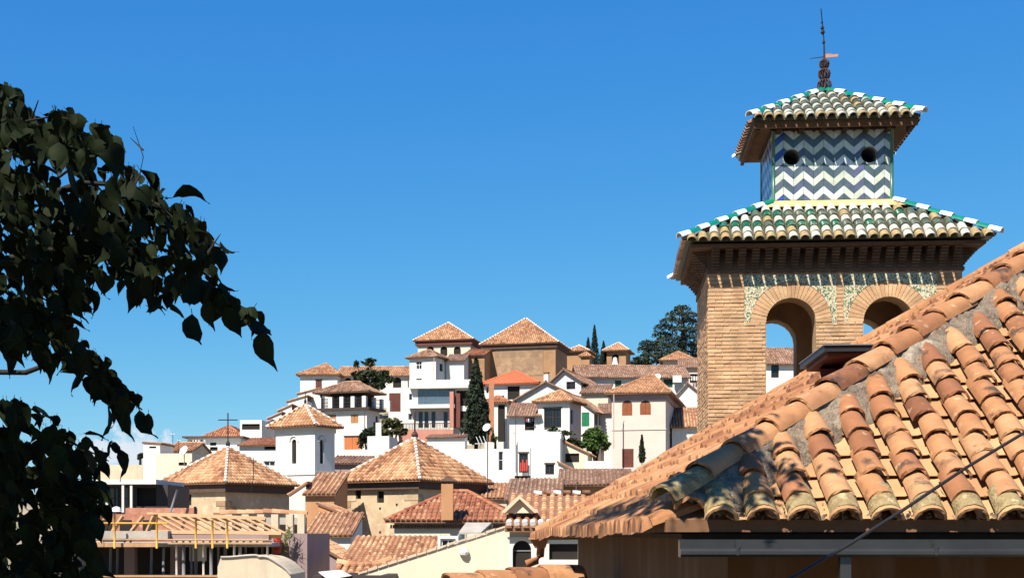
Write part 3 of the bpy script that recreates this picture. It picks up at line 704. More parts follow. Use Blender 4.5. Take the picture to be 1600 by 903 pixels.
house('big_white_block', 'tall plain white block with two dark windows and red cloth in one', 798, 877, 674, 760, 110, -4, d=9, wall='white', roof=('flat', .5),
      wins=[('f', 811, 708, 825, 738, 'lintel'), ('f', 852, 725, 866, 741, 'lintel'), ('f', 804, 743, 829, 749, 'dark')])
tag(one('red_cloth', 'red_flower', None, lambda s: [s.box(P(812.5, 736, 109.9)+Vector((k*.16, -.06, 0)), (.12, 0, 0), (0, .03, 0), (0, 0, .7+.25*(k % 2))) for k in range(4)], off=P(818, 737, 109.85)),
    'red cloth hanging in a window of the tall white block', 'cloth')
house('white_terrace_block', 'low white terrace block with flat roof and television aerials', 724, 800, 701, 765, 112, -4, d=8, wall='white', roof=('flat', .3), wins=[('f', 779, 705, 786, 735, 'wf')])
house('tile_capped_wall', 'white garden wall with thin tile coping behind the stone tower', 667, 726, 682, 740, 118, -5, d=2, wall='white', roof=('shed', 678), over=.2, tile='tile_old', cat='wall')
house('white_cube_wall', 'white cube wall between shrubs and the stone tower', 574, 608, 681, 740, 122, -6, d=4, wall='white', roof=('flat', .3), cat='wall')
tag(one('white_post', 'white', None, lambda s: s.box(P(587, 684, 124), (.5, 0, 0), (0, .5, 0), (0, 0, 1.4)), off=P(590, 684, 124)), 'short white post rising behind the white cube wall', 'post')
house('low_white_terrace', 'long low white terrace wall above the stone towers', 500, 640, 702, 760, 116, -3, d=4, wall='white', roof=('flat', .3), cat='wall')
house('small_tiled_shed', 'narrow shed with worn tile roof between white belfry and stone tower', 516, 572, 722, 760, 108, -2, d=4, wall='rose_grey', roof=('shed', 712), over=.3, tile='tile_old')
house('outbuilding', 'small cream outbuilding with sloping roof and dark garage opening', 878, 918, 706, 760, 113, -8, d=5, wall='cream_pale', roof=('shedr', 686), over=.3, tile='tile_far',
      wins=[('f', 883, 708, 905, 722, 'dark'), ('f', 884, 694, 889, 697, 'dark')])
house('wedge_roof_shed', 'small white shed with wedge shaped tile roof below outbuilding', 872, 906, 738, 770, 104, -6, d=4, wall='white', roof=('shedr', 720), over=.3, tile='tile_far')
house('white_parapet', 'short white parapet wall beside the round green tree', 914, 957, 720, 760, 112, -3, d=3, wall='white', roof=('flat', .2), cat='wall')

# far left of the slope
house('cream_wall_house', 'low cream building with flat roof left of the stone tower', 150, 238, 726, 790, 108, -2, d=6, wall='cream', roof=('flat', .3))
house('cream_block', 'cream two part building with thin chimney and cluttered flat roof', 243, 300, 708, 780, 106, -3, d=6, wall='cream_pale', roof=('flat', .2), wins=[('f', 279, 722, 292, 727, 'dark')])
house('cream_turret', 'narrow cream stair turret with dark slot beside cluttered roof', 224, 250, 692, 760, 107, -6, d=3, wall='white', roof=('shedr', 690), over=.1, tile='tile_old', wins=[('f', 233, 697, 244, 700, 'dark')])
house('tiled_back_house', 'pale house with orange tiled roof behind cream block', 262, 300, 702, 740, 116, -3, d=6, wall='cream', roof=('gables', 692), over=.3, tile='tile_far')
g = house('flat_terrace_house', 'white house with flat terrace awning and narrow dark window', 291, 375, 696, 745, 126, -3, d=6, wall='white', roof=('flat', .2), wins=[('f', 328, 692+6, 340, 704, 'dark')])
g = house('terrace_upper_floor', 'upper white storey with thin dark flat roof behind the iron cross', 293, 376, 684, 720, 130, -3, d=5, wall='white', roof=('flat', .1), wins=[('f', 297, 688, 308, 694, 'dark'), ('f', 328, 691, 338, 696, 'dark')])
one('flat_roof', 'dark_eave', g.root, lambda s: s.box(g.L(-.4, -.5, g.zt+.003), g.r*(g.w+.8), g.b*(g.d+.8), Vector((0, 0, .16))))
house('brown_tile_house', 'far house with brown tiled roof behind the flat terrace', 322, 378, 682, 720, 145, -3, d=7, wall='white', roof=('hip', 667), over=.3, tile='tile_red')
house('white_box_house', 'white box house with one wide dark opening under its flat roof', 375, 409, 656, 720, 132, -4, d=5, wall='white', roof=('flat', .1), wins=[('f', 378, 662, 406, 671, 'dark')])
house('lower_dark_roof_house', 'white house with brown lean-to roof below the white box house', 374, 432, 694, 760, 122, -3, d=5, wall='white', roof=('shed', 684), over=.3, tile='tile_red',
      wins=[('f', 398, 720, 405, 728, 'dark'), ('f', 412, 720, 430, 728, 'wf'), ('f', 413, 697, 431, 702, 'dark')])
for i, (x0, x1, yt) in enumerate(((405, 424, 664), (420, 440, 652), (436, 456, 640), (450, 480, 626), (466, 500, 614))):
    house('stepped_wall', ['white garden wall beside the white box house, lowest of the steps', 'white garden wall one step above the lowest', 'white garden wall halfway up the steps',
          'white garden wall behind the white belfry roof', 'white garden wall below the pyramid roofed hill house'][i], x0, x1, yt, 720, 146+i*3, -3, d=3, wall='white', roof=('shedl', yt-9), over=.2, tile='tile_far',
          cat='wall', group='white walls stepping up the hill')

# white belfry
g = house('white_belfry', 'white square belfry with slit arches and small pyramid tile roof', 431, 492, 664, 790, 102, -32, 523, wall='white', roof=('hip', 632, 0), over=.5, tile='tile_far', white_hips=True, cat='tower',
      pitch=.3, wins=[('f', 456, 686, 463, 724, 'arch dark'), ('s', 500, 686, 506, 724, 'arch dark')])
for yy_, h_ in ((668, .55), (735, .2)):
    one('moulding', 'white_b', g.root, lambda s: s.box(g.L(-.08, -.08, zz(yy_+6, 102)), g.r*(g.w+.16), g.b*(g.d+.16), Vector((0, 0, h_))))
def arcs(s):
    for fn, base, dr, xs_ in ((on_front, g.O, g.r, (459.5,)), (on_side, g.K, g.b, (503,))):
        for x in xs_:
            u, z = fn(g, x, 690); nn = dr.cross(Vector((0, 0, 1)))
            for k in range(8):
                t0, t1 = math.pi*k/8, math.pi*(k+1)/8
                s.tube([base+dr*(u-.42*math.cos(t))+Vector((0, 0, z+.42*math.sin(t)))+nn*.03 for t in (t0, t1)], .07, 4)
one('arch_moulding', 'white_b', g.root, arcs)
def fin(s, p, h, r=.05, cross=True):
    s.tube([p, p+Vector((0, 0, h))], r, 5)
    lathe(s, p, [(.0, 0), (r*3, .1), (r*3.6, .25), (r*2, .42), (0, .5)], 8)
    if cross:
        s.tube([p+Vector((-.28*h, 0, h*.8)), p+Vector((.28*h, 0, h*.8))], r*.8, 4)
one('finial', 'iron', g.root, lambda s: fin(s, g.apex, 1.0, .03, False))

# ---------------------------------------------------------------- the two stone towers of the church below the hill
def quoins(g, zlo, zhi, edges, ch=.38):
    """squared corner stones, each its own piece, proud of the rubble wall"""
    Z = Vector((0, 0, 1)); n = int((zhi-zlo)/ch)
    for e in edges:
        for i in range(n):
            z = zlo+i*ch; L1, L2 = (.95, .5) if i % 2 else (.5, .95)
            L1 *= random.uniform(.85, 1.15); L2 *= random.uniform(.85, 1.15); hh = ch-.035
            if e == 'c':
                one('quoin_stone', 'quoin', g.root, lambda s: s.box(g.L(g.w-L1, -.035, z), g.r*(L1+.035), g.b*(L2+.035), Z*hh))
            else:
                one('quoin_stone', 'quoin', g.root, lambda s: s.box(g.L(-.035, -.035, z), g.r*(L1+.035), g.b*(L2+.035), Z*hh))
g = house('stone_tower', 'large square stone church tower with wide pyramid tile roof and iron ball finial', 540, 653, 749, 868, 80, -33, 753, wall='stone', roof=('hip', 684, 0), over=.55, tile='tile_far',
      white_hips=True, cat='tower', seg=4, cornice=('dark_eave', .42, .28),
      wins=[('f', 554, 764, 564, 779, 'dark'), ('f', 589, 767, 600, 785, 'dark'), ('f', 554, 824, 563, 838, 'dark')])
quoins(g, g.zt-5.4, g.zt-.75, 'cl')
def putlog(s):
    for x, y in ((558, 794), (594, 794), (563, 812), (594, 831), (620, 788)):
        u, z = on_front(g, x, y); s.box(g.L(u-.07, -.012, z-.07), g.r*.14, g.b*.2, Vector((0, 0, .14)))
one('putlog_hole', 'opening', g.root, putlog)
one('finial', 'iron_rust', g.root, lambda s: fin(s, g.apex+Vector((0, 0, -.05)), 1.7, .06, False))
g = house('stone_tower', 'square stone church tower with pyramid tile roof and tall iron cross', 258, 352, 753, 850, 87, -33, 452, wall='stone', roof=('hip', 698, 0), over=.5, tile='tile_far', white_hips=True, cat='tower', seg=4,
      cornice=('dark_eave', .5, .26), wins=[('f', 266, 769, 276, 782, 'dark'), ('f', 289, 772, 299, 789, 'dark')])
quoins(g, g.zt-4.2, g.zt-.85, 'c')
one('iron_cross', 'iron', g.root, lambda s: fin(s, g.apex+Vector((0, 0, -.05)), 2.35, .045, True))

# ---------------------------------------------------------------- roofs below, in front of the towers
house('orange_house', 'orange plastered house with tiled roof left of the big stone tower', 477, 522, 769, 830, 77, -4, d=4, wall='orange', roof=('shed', 738), over=.25, tile='tile_far')
house('grey_party_wall', 'pale grey party wall beside the orange plastered house', 453, 478, 770, 830, 77.5, -3, d=4, wall='white_b', roof=('shedl', 752), over=.1, tile='tile_far', cat='wall')
house('brick_red_house', 'dark red house wall wedged against the big stone tower', 519, 560, 742, 800, 84, 6, d=3, wall='orange', roof=('flat', .2))
house('small_wedge_roof', 'small low house with wedge tile roof beside the stone tower foot', 497, 545, 804, 850, 72, -3, d=4, wall='orange', roof=('shedr', 784), over=.15, tile='tile_far')
house('long_tile_house', 'low white house with orange tiled slope left of the stone tower', 478, 548, 833, 880, 68, -2, d=4, wall='white', roof=('shed', 800), over=.25, tile='tile_far', wins=[('f', 492, 840, 505, 849, 'dark')])
house('lower_wedge_house', 'mauve house with wedge tile roof below the long orange slope', 479, 538, 873, 910, 56, -3, d=3.5, wall='rose_grey', roof=('shedr', 836), over=.2, tile='tile_far')
house('mauve_block', 'plain mauve rendered block with flat top beside the cream vault', 452, 480, 833, 930, 49, -4, d=4, wall='rose_grey', roof=('flat', .2))
house('orange_low_house', 'orange house with dark brown tiled roof and white corner post', 877, 985, 754, 800, 84, -3, d=5, wall='orange', roof=('shed', 732), over=.45, tile='tile_old')
house('grey_tile_house', 'low house with weathered tan tile roof under the tall white block', 792, 875, 779, 820, 79, -3, d=6, wall='rose_grey', roof=('shed', 747), over=.3, tile='tile_old')
house('back_tile_shed', 'small tile roofed shed right of the big stone tower', 752, 792, 776, 820, 84, -2, d=4, wall='cream', roof=('shed', 754), over=.2, tile='tile_far')
g = house('red_tile_house', 'cream house with long dark red tile roof and toothed cornice', 616, 800, 812, 880, 58, -5, d=4.4, wall='cream_pale', roof=('hip', 768), over=.35, tile='tile_red', pitch=.22)
def dent(s):
    n = 52
    for i in range(n): s.box(g.L(-.15+(g.w+.3)*i/n, -.16, g.zt-.36), g.r*((g.w+.3)/n*.5), g.b*.17, Vector((0, 0, .16)))
one('dentil_cornice', 'tile_pan', g.root, dent, kind='stuff')
cp = P(699, 756, 57.4); zb_ = zz(812, 57.4)
ch = one('chimney', 'orange', g.root, lambda s: s.cbox((cp.x, cp.y, (cp.z+zb_)/2), .5, .5, cp.z-zb_))
def cap(s):
    for dx_ in (-.2, 0, .2): s.cbox((cp.x+dx_, cp.y, cp.z+.06), .08, .42, .12)
    for k in range(4):
        s.cbox((cp.x, cp.y, cp.z+.14+k*.04), .62-k*.12, .58-k*.05, .045)
one('chimney_cap', 'tile_pan_old', ch, cap)
house('tan_tile_house', 'low house with broad tan tile roof below the stone tower', 536, 690, 878, 930, 49, -2, d=4, wall='cream_pale', roof=('shed', 837), over=.25, tile='tile_far', pitch=.2, seg=4)
house('white_dormer', 'white dormer box with one dark window above the yellow gable wall', 684, 716, 837, 870, 45, -4, d=1.2, wall='white', roof=('flat', .05), wins=[('f', 688, 841, 712, 861, 'wf')], ext=.5)
def canopy(s):
    a, b_, c_, d_ = P(717, 834, 51), P(752, 834, 51), P(768, 819, 54), P(728, 819, 54); t = Vector((0, 0, .08))
    q = [a, b_, c_, d_]; s.mesh(q+[p+t for p in q], [(3, 2, 1, 0), (4, 5, 6, 7), (0, 1, 5, 4), (1, 2, 6, 5), (2, 3, 7, 6), (3, 0, 4, 7)])
    for p in q: s.tube([p, p-Vector((0, 0, 1.4))], .05, 5)
tag(one('metal_canopy', 'concrete', None, canopy, off=P(740, 880, 52)), 'pale grey sheet canopy on thin posts behind the yellow gable wall', 'canopy')

# yellow-white gable wall running down to the left
def prism(s, pts, Y, depth, off=0.0):
    p = [P(x, y, Y) for x, y in pts]; q = [v+Vector((0, depth, 0)) for v in p]; n = len(p)
    s.face(p); s.face(list(reversed(q)))
    for i in range(n): s.face([p[(i+1) % n], p[i], q[i], q[(i+1) % n]])
t = thing('gable_wall_house', P(720, 1100, 36), 'pale yellow gable end wall sloping down in front of the tiled roofs', 'house')
gw = [(560, 1100), (560, 898), (598, 885), (786, 826), (797, 826), (797, 1100)]
one('wall', 'cream_pale', t, lambda s: prism(s, gw, 36, 3.0))
T, W = MB(), MB(); a, b_ = P(560, 897, 36), P(790, 823.5, 36)
n_ = 15
for k in range(n_):
    p, q = a+(b_-a)*k/n_, a+(b_-a)*(k+.93)/n_
    one('coping_slab', 'cream', t, lambda s: s.box(p+Vector((0, -.05, 0)), q-p, (0, .35, 0), (0, 0, .05+.02*(k % 2))))
one('wall_lamp', 'white', t, lambda s: lathe(s, P(725, 862, 35.95), [(.0, -.1), (.12, -.07), (.14, 0), (.1, .09), (0, .12)], 10))

# chapel with arched door, pediment and big tiles
g = house('chapel', 'white chapel porch with arched dark door and chunky white-ended roof tiles', 796, 915, 820, 960, 34, -2, d=3.5, wall='white', roof=('shed', 772), over=.22, tile='tile_far', cat='chapel', pitch=.2, seg=6, expo=.28,
      wins=[('f', 801, 844, 830, 962, 'arch dark'), ('f', 858, 849, 903, 874, 'dark')])
one('cornice', 'white', g.root, lambda s: [s.box(g.L(-.12, -.12, g.zt-.14), g.r*(g.w+.2), g.b*.2, Vector((0, 0, .06))), s.box(g.L(-.06, -.06, g.zt-.36), g.r*(g.w+.1), g.b*.1, Vector((0, 0, .06)))])
one('frieze', 'cream', g.root, lambda s: s.box(g.L(.02, -.03, g.zt-.30), g.r*(g.w-.05), g.b*.05, Vector((0, 0, .155))))
one('fanlight_bar', 'grey_metal', g.root, lambda s: s.box(g.L(on_front(g, 801, 0)[0], .12, zz(861, 34)), g.r*.5, g.b*.02, Vector((0, 0, .03))))
for k in range(9):
    u = .0+k*.2
    one('eave_end', 'mortar_white', g.root, lambda s: s.tube([g.L(u, -.30, g.zt+.03), g.L(u, -.14, g.zt+.09)], .072, 8))
for k in range(6):
    p = g.L(.55+k*.27, 3.35, zz(772, 37.3)+.05)
    one('ridge_cap', 'mortar_white' if k % 2 == 0 else 'tile_pan', g.root, lambda s: s.tube([p, p+g.r*.22+Vector((0, 0, random.uniform(-.02, .02)))], [.07, .06], 8))
pd = thing('pediment', P(811, 801, 34.6), 'small cream triangular pediment beside the chunky white-ended tiles', 'pediment')
one('tympanum', 'cream_pale', pd, lambda s: prism(s, [(786, 801), (812, 778), (838, 801)], 34.6, .5))
one('raking_moulding', 'cream', pd, lambda s: [prism(s, [(782, 800), (811, 773), (812, 779), (789, 801)], 34.45, .65), prism(s, [(812, 779), (811, 773), (842, 800), (835, 801)], 34.45, .65)])

# bits at the bottom edge between mauve block and yellow wall
t = thing('ridge_ruin', P(560, 905, 39), 'sagging cream ridge of old tiles at the foot of the tan roof', 'roof')
T = MB(); pts_ = [P(x, y, 39) for x, y in ((526, 880), (545, 883), (570, 885), (592, 882), (612, 874))]
for p, q in zip(pts_, pts_[1:]): ridge(T, T, p, q, .13, .22, 5)
T.build('ridge_tiles', 'tile_far', t, kind='stuff')
S = MB(); q = [P(522, 899, 37.5), P(612, 896, 37.5), P(612, 878, 39), P(526, 884, 39)]; S.face(q); S.face([v-Vector((0, 0, .15)) for v in reversed(q)])
for i in range(4): S.face([q[i]-Vector((0, 0, .15)), q[(i+1) % 4]-Vector((0, 0, .15)), q[(i+1) % 4], q[i]])
ro = S.build('slope', 'tile_pan', t); T = MB(); tile_plane(T, q, .2, .3, .08, 4); T.build('roof_tiles', 'tile_far', ro, kind='stuff')
house('dark_awning', 'dark sheet roof with pale panel at the foot of the mauve house', 488, 606, 899, 940, 34, -2, d=2.5, wall='frame_dark', roof=('flat', .05))
tag(one('pale_sheet', 'cloth_white', None, lambda s: prism(s, [(497, 893), (530, 890), (548, 899), (512, 905)], 33.8, .25), off=P(520, 905, 33.8)), 'pale sheet lying on the dark awning', 'sheet')

# ---------------------------------------------------------------- building site on the left
SY = 45.0
def bar(name, m, par, x0, y0, x1, y1, w=.1, Y0=SY, Y1=None, n=4):
    return one(name, m, par, lambda s: s.tube([P(x0, y0, Y0), P(x1, y1, Y1 or Y0)], w/2*(1.2 if n == 4 else 1), n))
def slab(name, m, par, x0, y0, x1, y1, Y, depth=.2):
    return one(name, m, par, lambda s: prism(s, [(x0, y1), (x0, y0), (x1, y0), (x1, y1)][::-1], Y, depth))
t = thing('building_site', P(280, 1150, SY), 'half built house with bare roof timbers behind yellow scaffold rails', 'building site')
slab('concrete_beam', 'concrete', t, 60, 829, 262, 841, SY, .6)
slab('floor_slab', 'concrete', t, 60, 848, 420, 854, SY+.9, 5)
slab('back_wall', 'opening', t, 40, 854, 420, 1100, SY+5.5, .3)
slab('ground_wall', 'rose_grey', t, 40, 899, 372, 1120, SY-.6, .3)
slab('pale_plank', 'wood_new', t, 126, 898, 372, 901, SY-.8, .15)
slab('brick_wall', 'brick_red', t, 100, 803, 240, 831, SY+1.2, .3)
for x in (131, 165, 196, 232):
    slab('wall_gap', 'opening', t, x-9, 812, x+9, 830, SY+1.16, .03)
for x0, x1 in ((122, 138), (146, 158), (176, 192), (205, 224), (230, 240)):
    bar('brace', 'wood_new', t, x0, 830, x1, 806, .12, SY+.7)
for x0, x1, y0 in ((152, 180, 846), (163, 245, 848)):
    slab('formwork_board', 'wood_new', t, x0 if x0 > 152 else 140, y0, x1 if x0 > 152 else 162, 854, SY-.2, .06)
for i in range(12):
    x = 232+i*15.5; bar('rafter', 'wood_new', t, x, 806+i*.55, x+44, 831+i*.2, .085, SY+3.2, SY+.6)
bar('ridge_beam', 'wood_new', t, 230, 805, 415, 812, .2, SY+3.3)
bar('wall_plate', 'wood_new', t, 236, 833, 440, 835, .2, SY+.5)
slab('deck_sheet', 'rose_grey', t, 262, 835, 420, 843, SY+.3, .5)
for i in range(14):
    slab('hollow_block', 'concrete', t, 268+i*10.5, 844, 274+i*10.5, 848, SY+.2, .3)
for x in (127, 173, 184, 237, 256):
    bar('steel_prop', 'grey_metal', t, x, 856, x-1, 900, .09, SY+.2+(x % 5)*.4, n=6)
for i, x in enumerate((276, 287, 299, 306, 318, 330, 341, 352, 366, 375, 384, 400, 418)):
    bar('steel_prop', 'grey_metal' if i % 4 else 'concrete', t, x, 850, x, 905, .08+.04*(i % 2), SY+(i % 4)*.5, n=6)
slab('tarpaulin', 'cloth_white', t, 296, 854, 322, 876, SY+4.8, .1)
for k, x in enumerate((184, 256)): slab('column', 'rose_grey', t, x+10, 854, x+26, 905, SY+3.5, .4)
sc = thing('scaffold_rail', P(250, 860, SY-.5), 'yellow scaffold guard rail along the half built house', 'scaffold')
for x in (120, 179, 245, 306, 332, 355): bar('post', 'yellow_steel', sc, x, 803 if x < 300 else 812, x, 856, .075, SY-.5, n=6)
for y in (817, 843): bar('rail', 'yellow_steel' if y < 830 else 'wood_new', sc, 118, y, 262 if y < 830 else 420, y, .075, SY-.5, n=6)
slab('toe_board', 'wood_new', sc, 262, 847, 425, 849.5, SY-.52, .06)
# veranda and brick parapet behind the site
g = house('glass_veranda', 'dark glazed veranda with flat white roof behind the brick parapet', 160, 262, 757, 830, 58, -2, d=3.4, wall='frame_dark', roof=('flat', .05),
      wins=[('f', 167, 760, 188, 800, ''), ('f', 191, 760, 200, 800, ''), ('f', 214, 762, 244, 790, 'dark')])
one('flat_roof', 'white', g.root, lambda s: s.box(g.L(-.6, -.7, g.zt+.003), g.r*(g.w+.3), g.b*(g.d+.9), Vector((0, 0, .2))))
for x in (165, 190, 203): one('post', 'white_b', g.root, lambda s: s.box(P(x, 800, 57.4), (.1, 0, 0), (0, .1, 0), (0, 0, zz(757, 57.4)-zz(800, 57.4))))
house('brick_parapet', 'low red brick parapet wall above the bare roof timbers', 196, 305, 793, 850, 51, -2, d=.3, wall='brick_red', roof=('flat', .01), cat='wall')
tag(bar('steel_pipe', 'grey_metal', None, 266, 800, 277, 765, .09, 50.5, n=6), 'thin steel pipe leaning on the red brick parapet', 'pipe')
tag(bar('iron_rod', 'iron', None, 305, 791, 305, 812, .1, 50.8, n=6), 'short dark iron rod at the end of the brick parapet', 'rod')
# pillar row with sagging tile cap, cream vault, plant
t = thing('ruined_pillar_row', P(420, 900, 50), 'row of pale pillars under a sagging tile cap beside roof timbers', 'wall')
for x, y1 in ((357, 822), (383, 822), (407, 835), (429, 832), (452, 830), (470, 828)):
    slab('pillar', 'cream', t, x-5.5, 803, x+5.5, y1+10, 50, .35)
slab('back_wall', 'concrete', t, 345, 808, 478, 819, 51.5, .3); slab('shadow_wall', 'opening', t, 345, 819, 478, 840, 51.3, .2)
slab('wall', 'rose_grey', t, 408, 834, 478, 950, 49.7, .5); slab('recess', 'opening', t, 412, 845, 424, 868, 49.67, .02)
T = MB()
ridge(T, T, P(345, 803, 50.2), P(412, 802, 50.2), .16, .3, 5); ridge(T, T, P(412, 801, 50.2), P(479, 804, 50.2), .16, .28, 5)
T.build('cap_tiles', 'tile_far', t, kind='stuff')
v = thing('cream_vault', P(400, 960, 43), 'low cream rendered vault with stained curved edge at the site foot', 'vault')
arc = [(340, 960), (340, 885)]+[(345+8*k, 870-2*math.sin(k/5)) for k in range(8)]+[(405+7*k, 869+(k/7)**2*28) for k in range(8)]+[(458, 960)]
one('vault_wall', 'cream', v, lambda s: prism(s, [(x, y) for x, y in arc], 43, 3))
one('stained_edge', 'concrete', v, lambda s: [s.tube([P(x, y-.3+.8*math.sin(x*.7), 42.97) for x, y in arc[2:-1]], .04, 5)])
pot = thing('red_flower_stack', P(433, 870, 48), 'stack of red flower pots against the mauve wall', 'flower pots')
for k in range(5): one('flower_pot', 'red_flower', pot, lambda s: lathe(s, P(433+(k % 2), 864-k*5, 48.2), [(.0, 0), (.11, 0), (.16, .13), (.13, .14), (0, .12)], 8))
def palm(s):
    for i in range(260):
        h = random.random(); p = P(436+h*16+random.gauss(0, 3), 872-h*48, 48.6+random.gauss(0, .15))
        d_ = Vector((random.gauss(0, .5), random.gauss(0, .4), random.uniform(-.9, .3))).normalized(); q = Vector((random.gauss(0, 1), random.gauss(0, 1), 0)).normalized()*.02
        L_ = random.uniform(.15, .4); s.face([p-q, p+q, p+d_*L_])
pl_ = thing('climbing_plant', P(440, 878, 48.6), 'straggly pale green climbing plant on a wooden ladder by the mauve wall', 'plant')
one('foliage', 'palm_green', pl_, palm); bar('stem', 'wood_new', pl_, 436, 878, 452, 822, .08, 48.6, n=5)

# worker bending on the site: one skinned body, helmet and clothes as children
w_ = thing('person', P(201, 848, SY+1.9), 'worker in white helmet and pink shirt bending over the brick wall', 'person')
def skin_body(name, m, par, chains, loc):
    vs_, es_, rs_ = [], [], []
    for ch_ in chains:
        prev = None
        for (p, r) in ch_:
            key = None
            for i, q in enumerate(vs_):
                if (Vector(q)-Vector(p)).length < 1e-5: key = i
            if key is None: vs_.append(p); rs_.append(r); key = len(vs_)-1
            if prev is not None: es_.append((prev, key))
            prev = key
    me = bpy.data.meshes.new(name); me.from_pydata(vs_, es_, []); o = bpy.data.objects.new(name, me); col.objects.link(o)
    o.parent = par; o.location = loc
    o.modifiers.new('skin', 'SKIN'); o.modifiers.new('sub', 'SUBSURF').levels = 1
    for i, sv in enumerate(me.skin_vertices[0].data): sv.radius = (rs_[i], rs_[i]); sv.use_root = (i == 0)
    me.materials.append(MATS[m])
    dg = bpy.context.evaluated_depsgraph_get(); nm_ = bpy.data.meshes.new_from_object(o.evaluated_get(dg))
    o.modifiers.clear(); o.data = nm_
    return o
wl_ = Vector((0, 0, .0))
pel, che, nek, hed = (0, 0, .50), (-.18, -.12, .80), (-.29, -.18, .96), (-.36, -.22, 1.07)
k1, k2 = (.14, -.30, .47), (-.12, -.32, .46)
skin_body('body', 'skin', w_, [[(pel, .14), (che, .15), (nek, .065), (hed, .10)],
          [(pel, .14), (k1, .08), ((.10, .0, .09), .05), ((.08, -.12, .04), .04)], [(pel, .14), (k2, .08), ((-.10, -.02, .09), .05), ((-.12, -.14, .04), .04)],
          [(che, .15), ((-.02, -.18, .84), .06), ((-.05, -.38, .68), .05), ((-.22, -.48, .66), .035), ((-.29, -.50, .65), .025)],
          [(che, .15), ((-.36, -.04, .82), .06), ((-.48, -.24, .68), .05), ((-.50, -.40, .65), .035), ((-.51, -.47, .64), .025)]], wl_)
skin_body('shirt', 'pink_shirt', w_, [[((0.0, 0, .54), .165), (che, .175), ((-.26, -.165, .92), .10)], [(che, .175), ((-.03, -.19, .83), .085), ((-.05, -.32, .73), .075)], [(che, .175), ((-.37, -.05, .81), .085), ((-.45, -.17, .73), .075)]], wl_)
skin_body('trousers', 'jeans', w_, [[(pel, .165), (k1, .10), ((.10, .0, .13), .075)], [(pel, .165), (k2, .10), ((-.10, -.02, .13), .075)]], wl_)
hb = MB(); ro_ = root_off(w_); lathe(hb, ro_+Vector((-.36, -.22, 1.08)), [(.17, .02), (.165, .08), (.14, .14), (.08, .18), (0, .195)], 12)
lathe(hb, ro_+Vector((-.36, -.22, 1.08)), [(.20, .015), (.165, .03)], 12); hb.build('helmet', 'helmet', w_)

# ---------------------------------------------------------------- trees on the hill
def leaf_cloud(s, n, fn, size, flat=0.5):
    for i in range(n):
        p = fn(); d_ = Vector((random.gauss(0, 1), random.gauss(0, 1), random.gauss(0, 1)*flat)).normalized()
        e_ = d_.cross(Vector((random.gauss(0, 1), random.gauss(0, 1), random.gauss(0, 1)))).normalized(); L_ = size*random.uniform(.6, 1.4)
        s.face([p-d_*L_, p+e_*L_*.5, p+d_*L_, p-e_*L_*.5], random.random())
def cypress(label, x, ytop, ybot, Y, rpx, n=5200, m='cypress'):
    zt, zb = zz(ytop, Y), zz(ybot, Y); h = zt-zb; rad = rpx/F*Y; b = P(x, ybot, Y)
    t = thing('cypress', b-Vector((0, 0, 1.5)), label, 'tree', 'cypresses on the slope')
    one('trunk', 'bark', t, lambda s: s.tube([b-Vector((0, 0, 1.5)), b+Vector((0, 0, h*.5)), b+Vector((0, 0, h*.93))], [rad*.18, rad*.10, .02], 7))
    ph = [random.uniform(0, 6.28) for _ in range(6)]
    def fn():
        v = random.random()**1.25
        pr = min(1, (v+.04)*5)**.6*(1-v)**.75*1.25
        a = random.uniform(0, 6.28); lump = 1+.16*math.sin(3*a+ph[0]+v*19)+.13*math.sin(5*a+ph[1]-v*27)+.10*math.sin(v*60+ph[2]+2*a)
        rr_ = rad*pr*lump*(random.random()**.35)
        return b+Vector((rr_*math.cos(a), rr_*math.sin(a), v*h+rad*.25*random.random()))
    one('crown', m, t, lambda s: leaf_cloud(s, n, fn, max(.10, rad*.13), 1.5))
cypress('tall dark cypress in front of the modern white house', 744, 562, 694, 130, 19.5, 9000)
cypress('slim pointed cypress beside the small brick belfry, tallest of three', 929, 509, 580, 192, 7.5)
cypress('short slim cypress directly left of the brick belfry arch', 943, 534, 578, 190, 6.5)
cypress('round-topped small cypress behind the low brown block', 919, 528, 565, 194, 5.5, 2500)
cypress('thin young cypress against the brown shuttered house wall', 1003, 680, 722, 114, 5.0, 1200)
def bushy(name, label, blobs, Y, m, n=2600, size=.16, trunk=True, group='trees and shrubs on the slope'):
    xs_ = [q[0] for q in blobs]; yb = max(q[1]+q[3] for q in blobs); b = P(sum(xs_)/len(xs_), yb, Y)
    t = thing(name, b-Vector((0, 0, 1.2)), label, 'tree' if trunk else 'shrub', group)
    tm = MB()
    for (x, y, rx, ry) in blobs:
        c_ = P(x, y, Y); tm.tube([b-Vector((0, 0, 1.2)), b.lerp(c_, .5)+Vector((0, 0, .3)), c_], [.16, .09, .03], 5)
    tm.build('trunk', 'bark', t)
    tot = sum(q[2]*q[3] for q in blobs); s = MB()
    for (x, y, rx, ry) in blobs:
        c_ = P(x, y, Y); ax, az = rx/F*Y, ry/F*Y; seeds = [Vector((random.gauss(0, .5), random.gauss(0, .5), random.gauss(0, .5))) for _ in range(9)]
        def fn():
            k = random.choice(seeds); q = k+Vector((random.gauss(0, .21), random.gauss(0, .21), random.gauss(0, .17)))
            if q.length > 1.1: q = q.normalized()*random.uniform(.8, 1.1)
            return c_+Vector((q.x*ax, q.y*ax*.8, q.z*az))
        leaf_cloud(s, int(n*rx*ry/tot), fn, size)
    s.build('crown', m, t)
bushy('green_tree', 'round bright green tree between green shutter and brown shuttered house', [(930, 688, 22, 18), (918, 692, 12, 12), (944, 690, 10, 12), (930, 676, 14, 8)], 121, 'bush', 4200, .17)
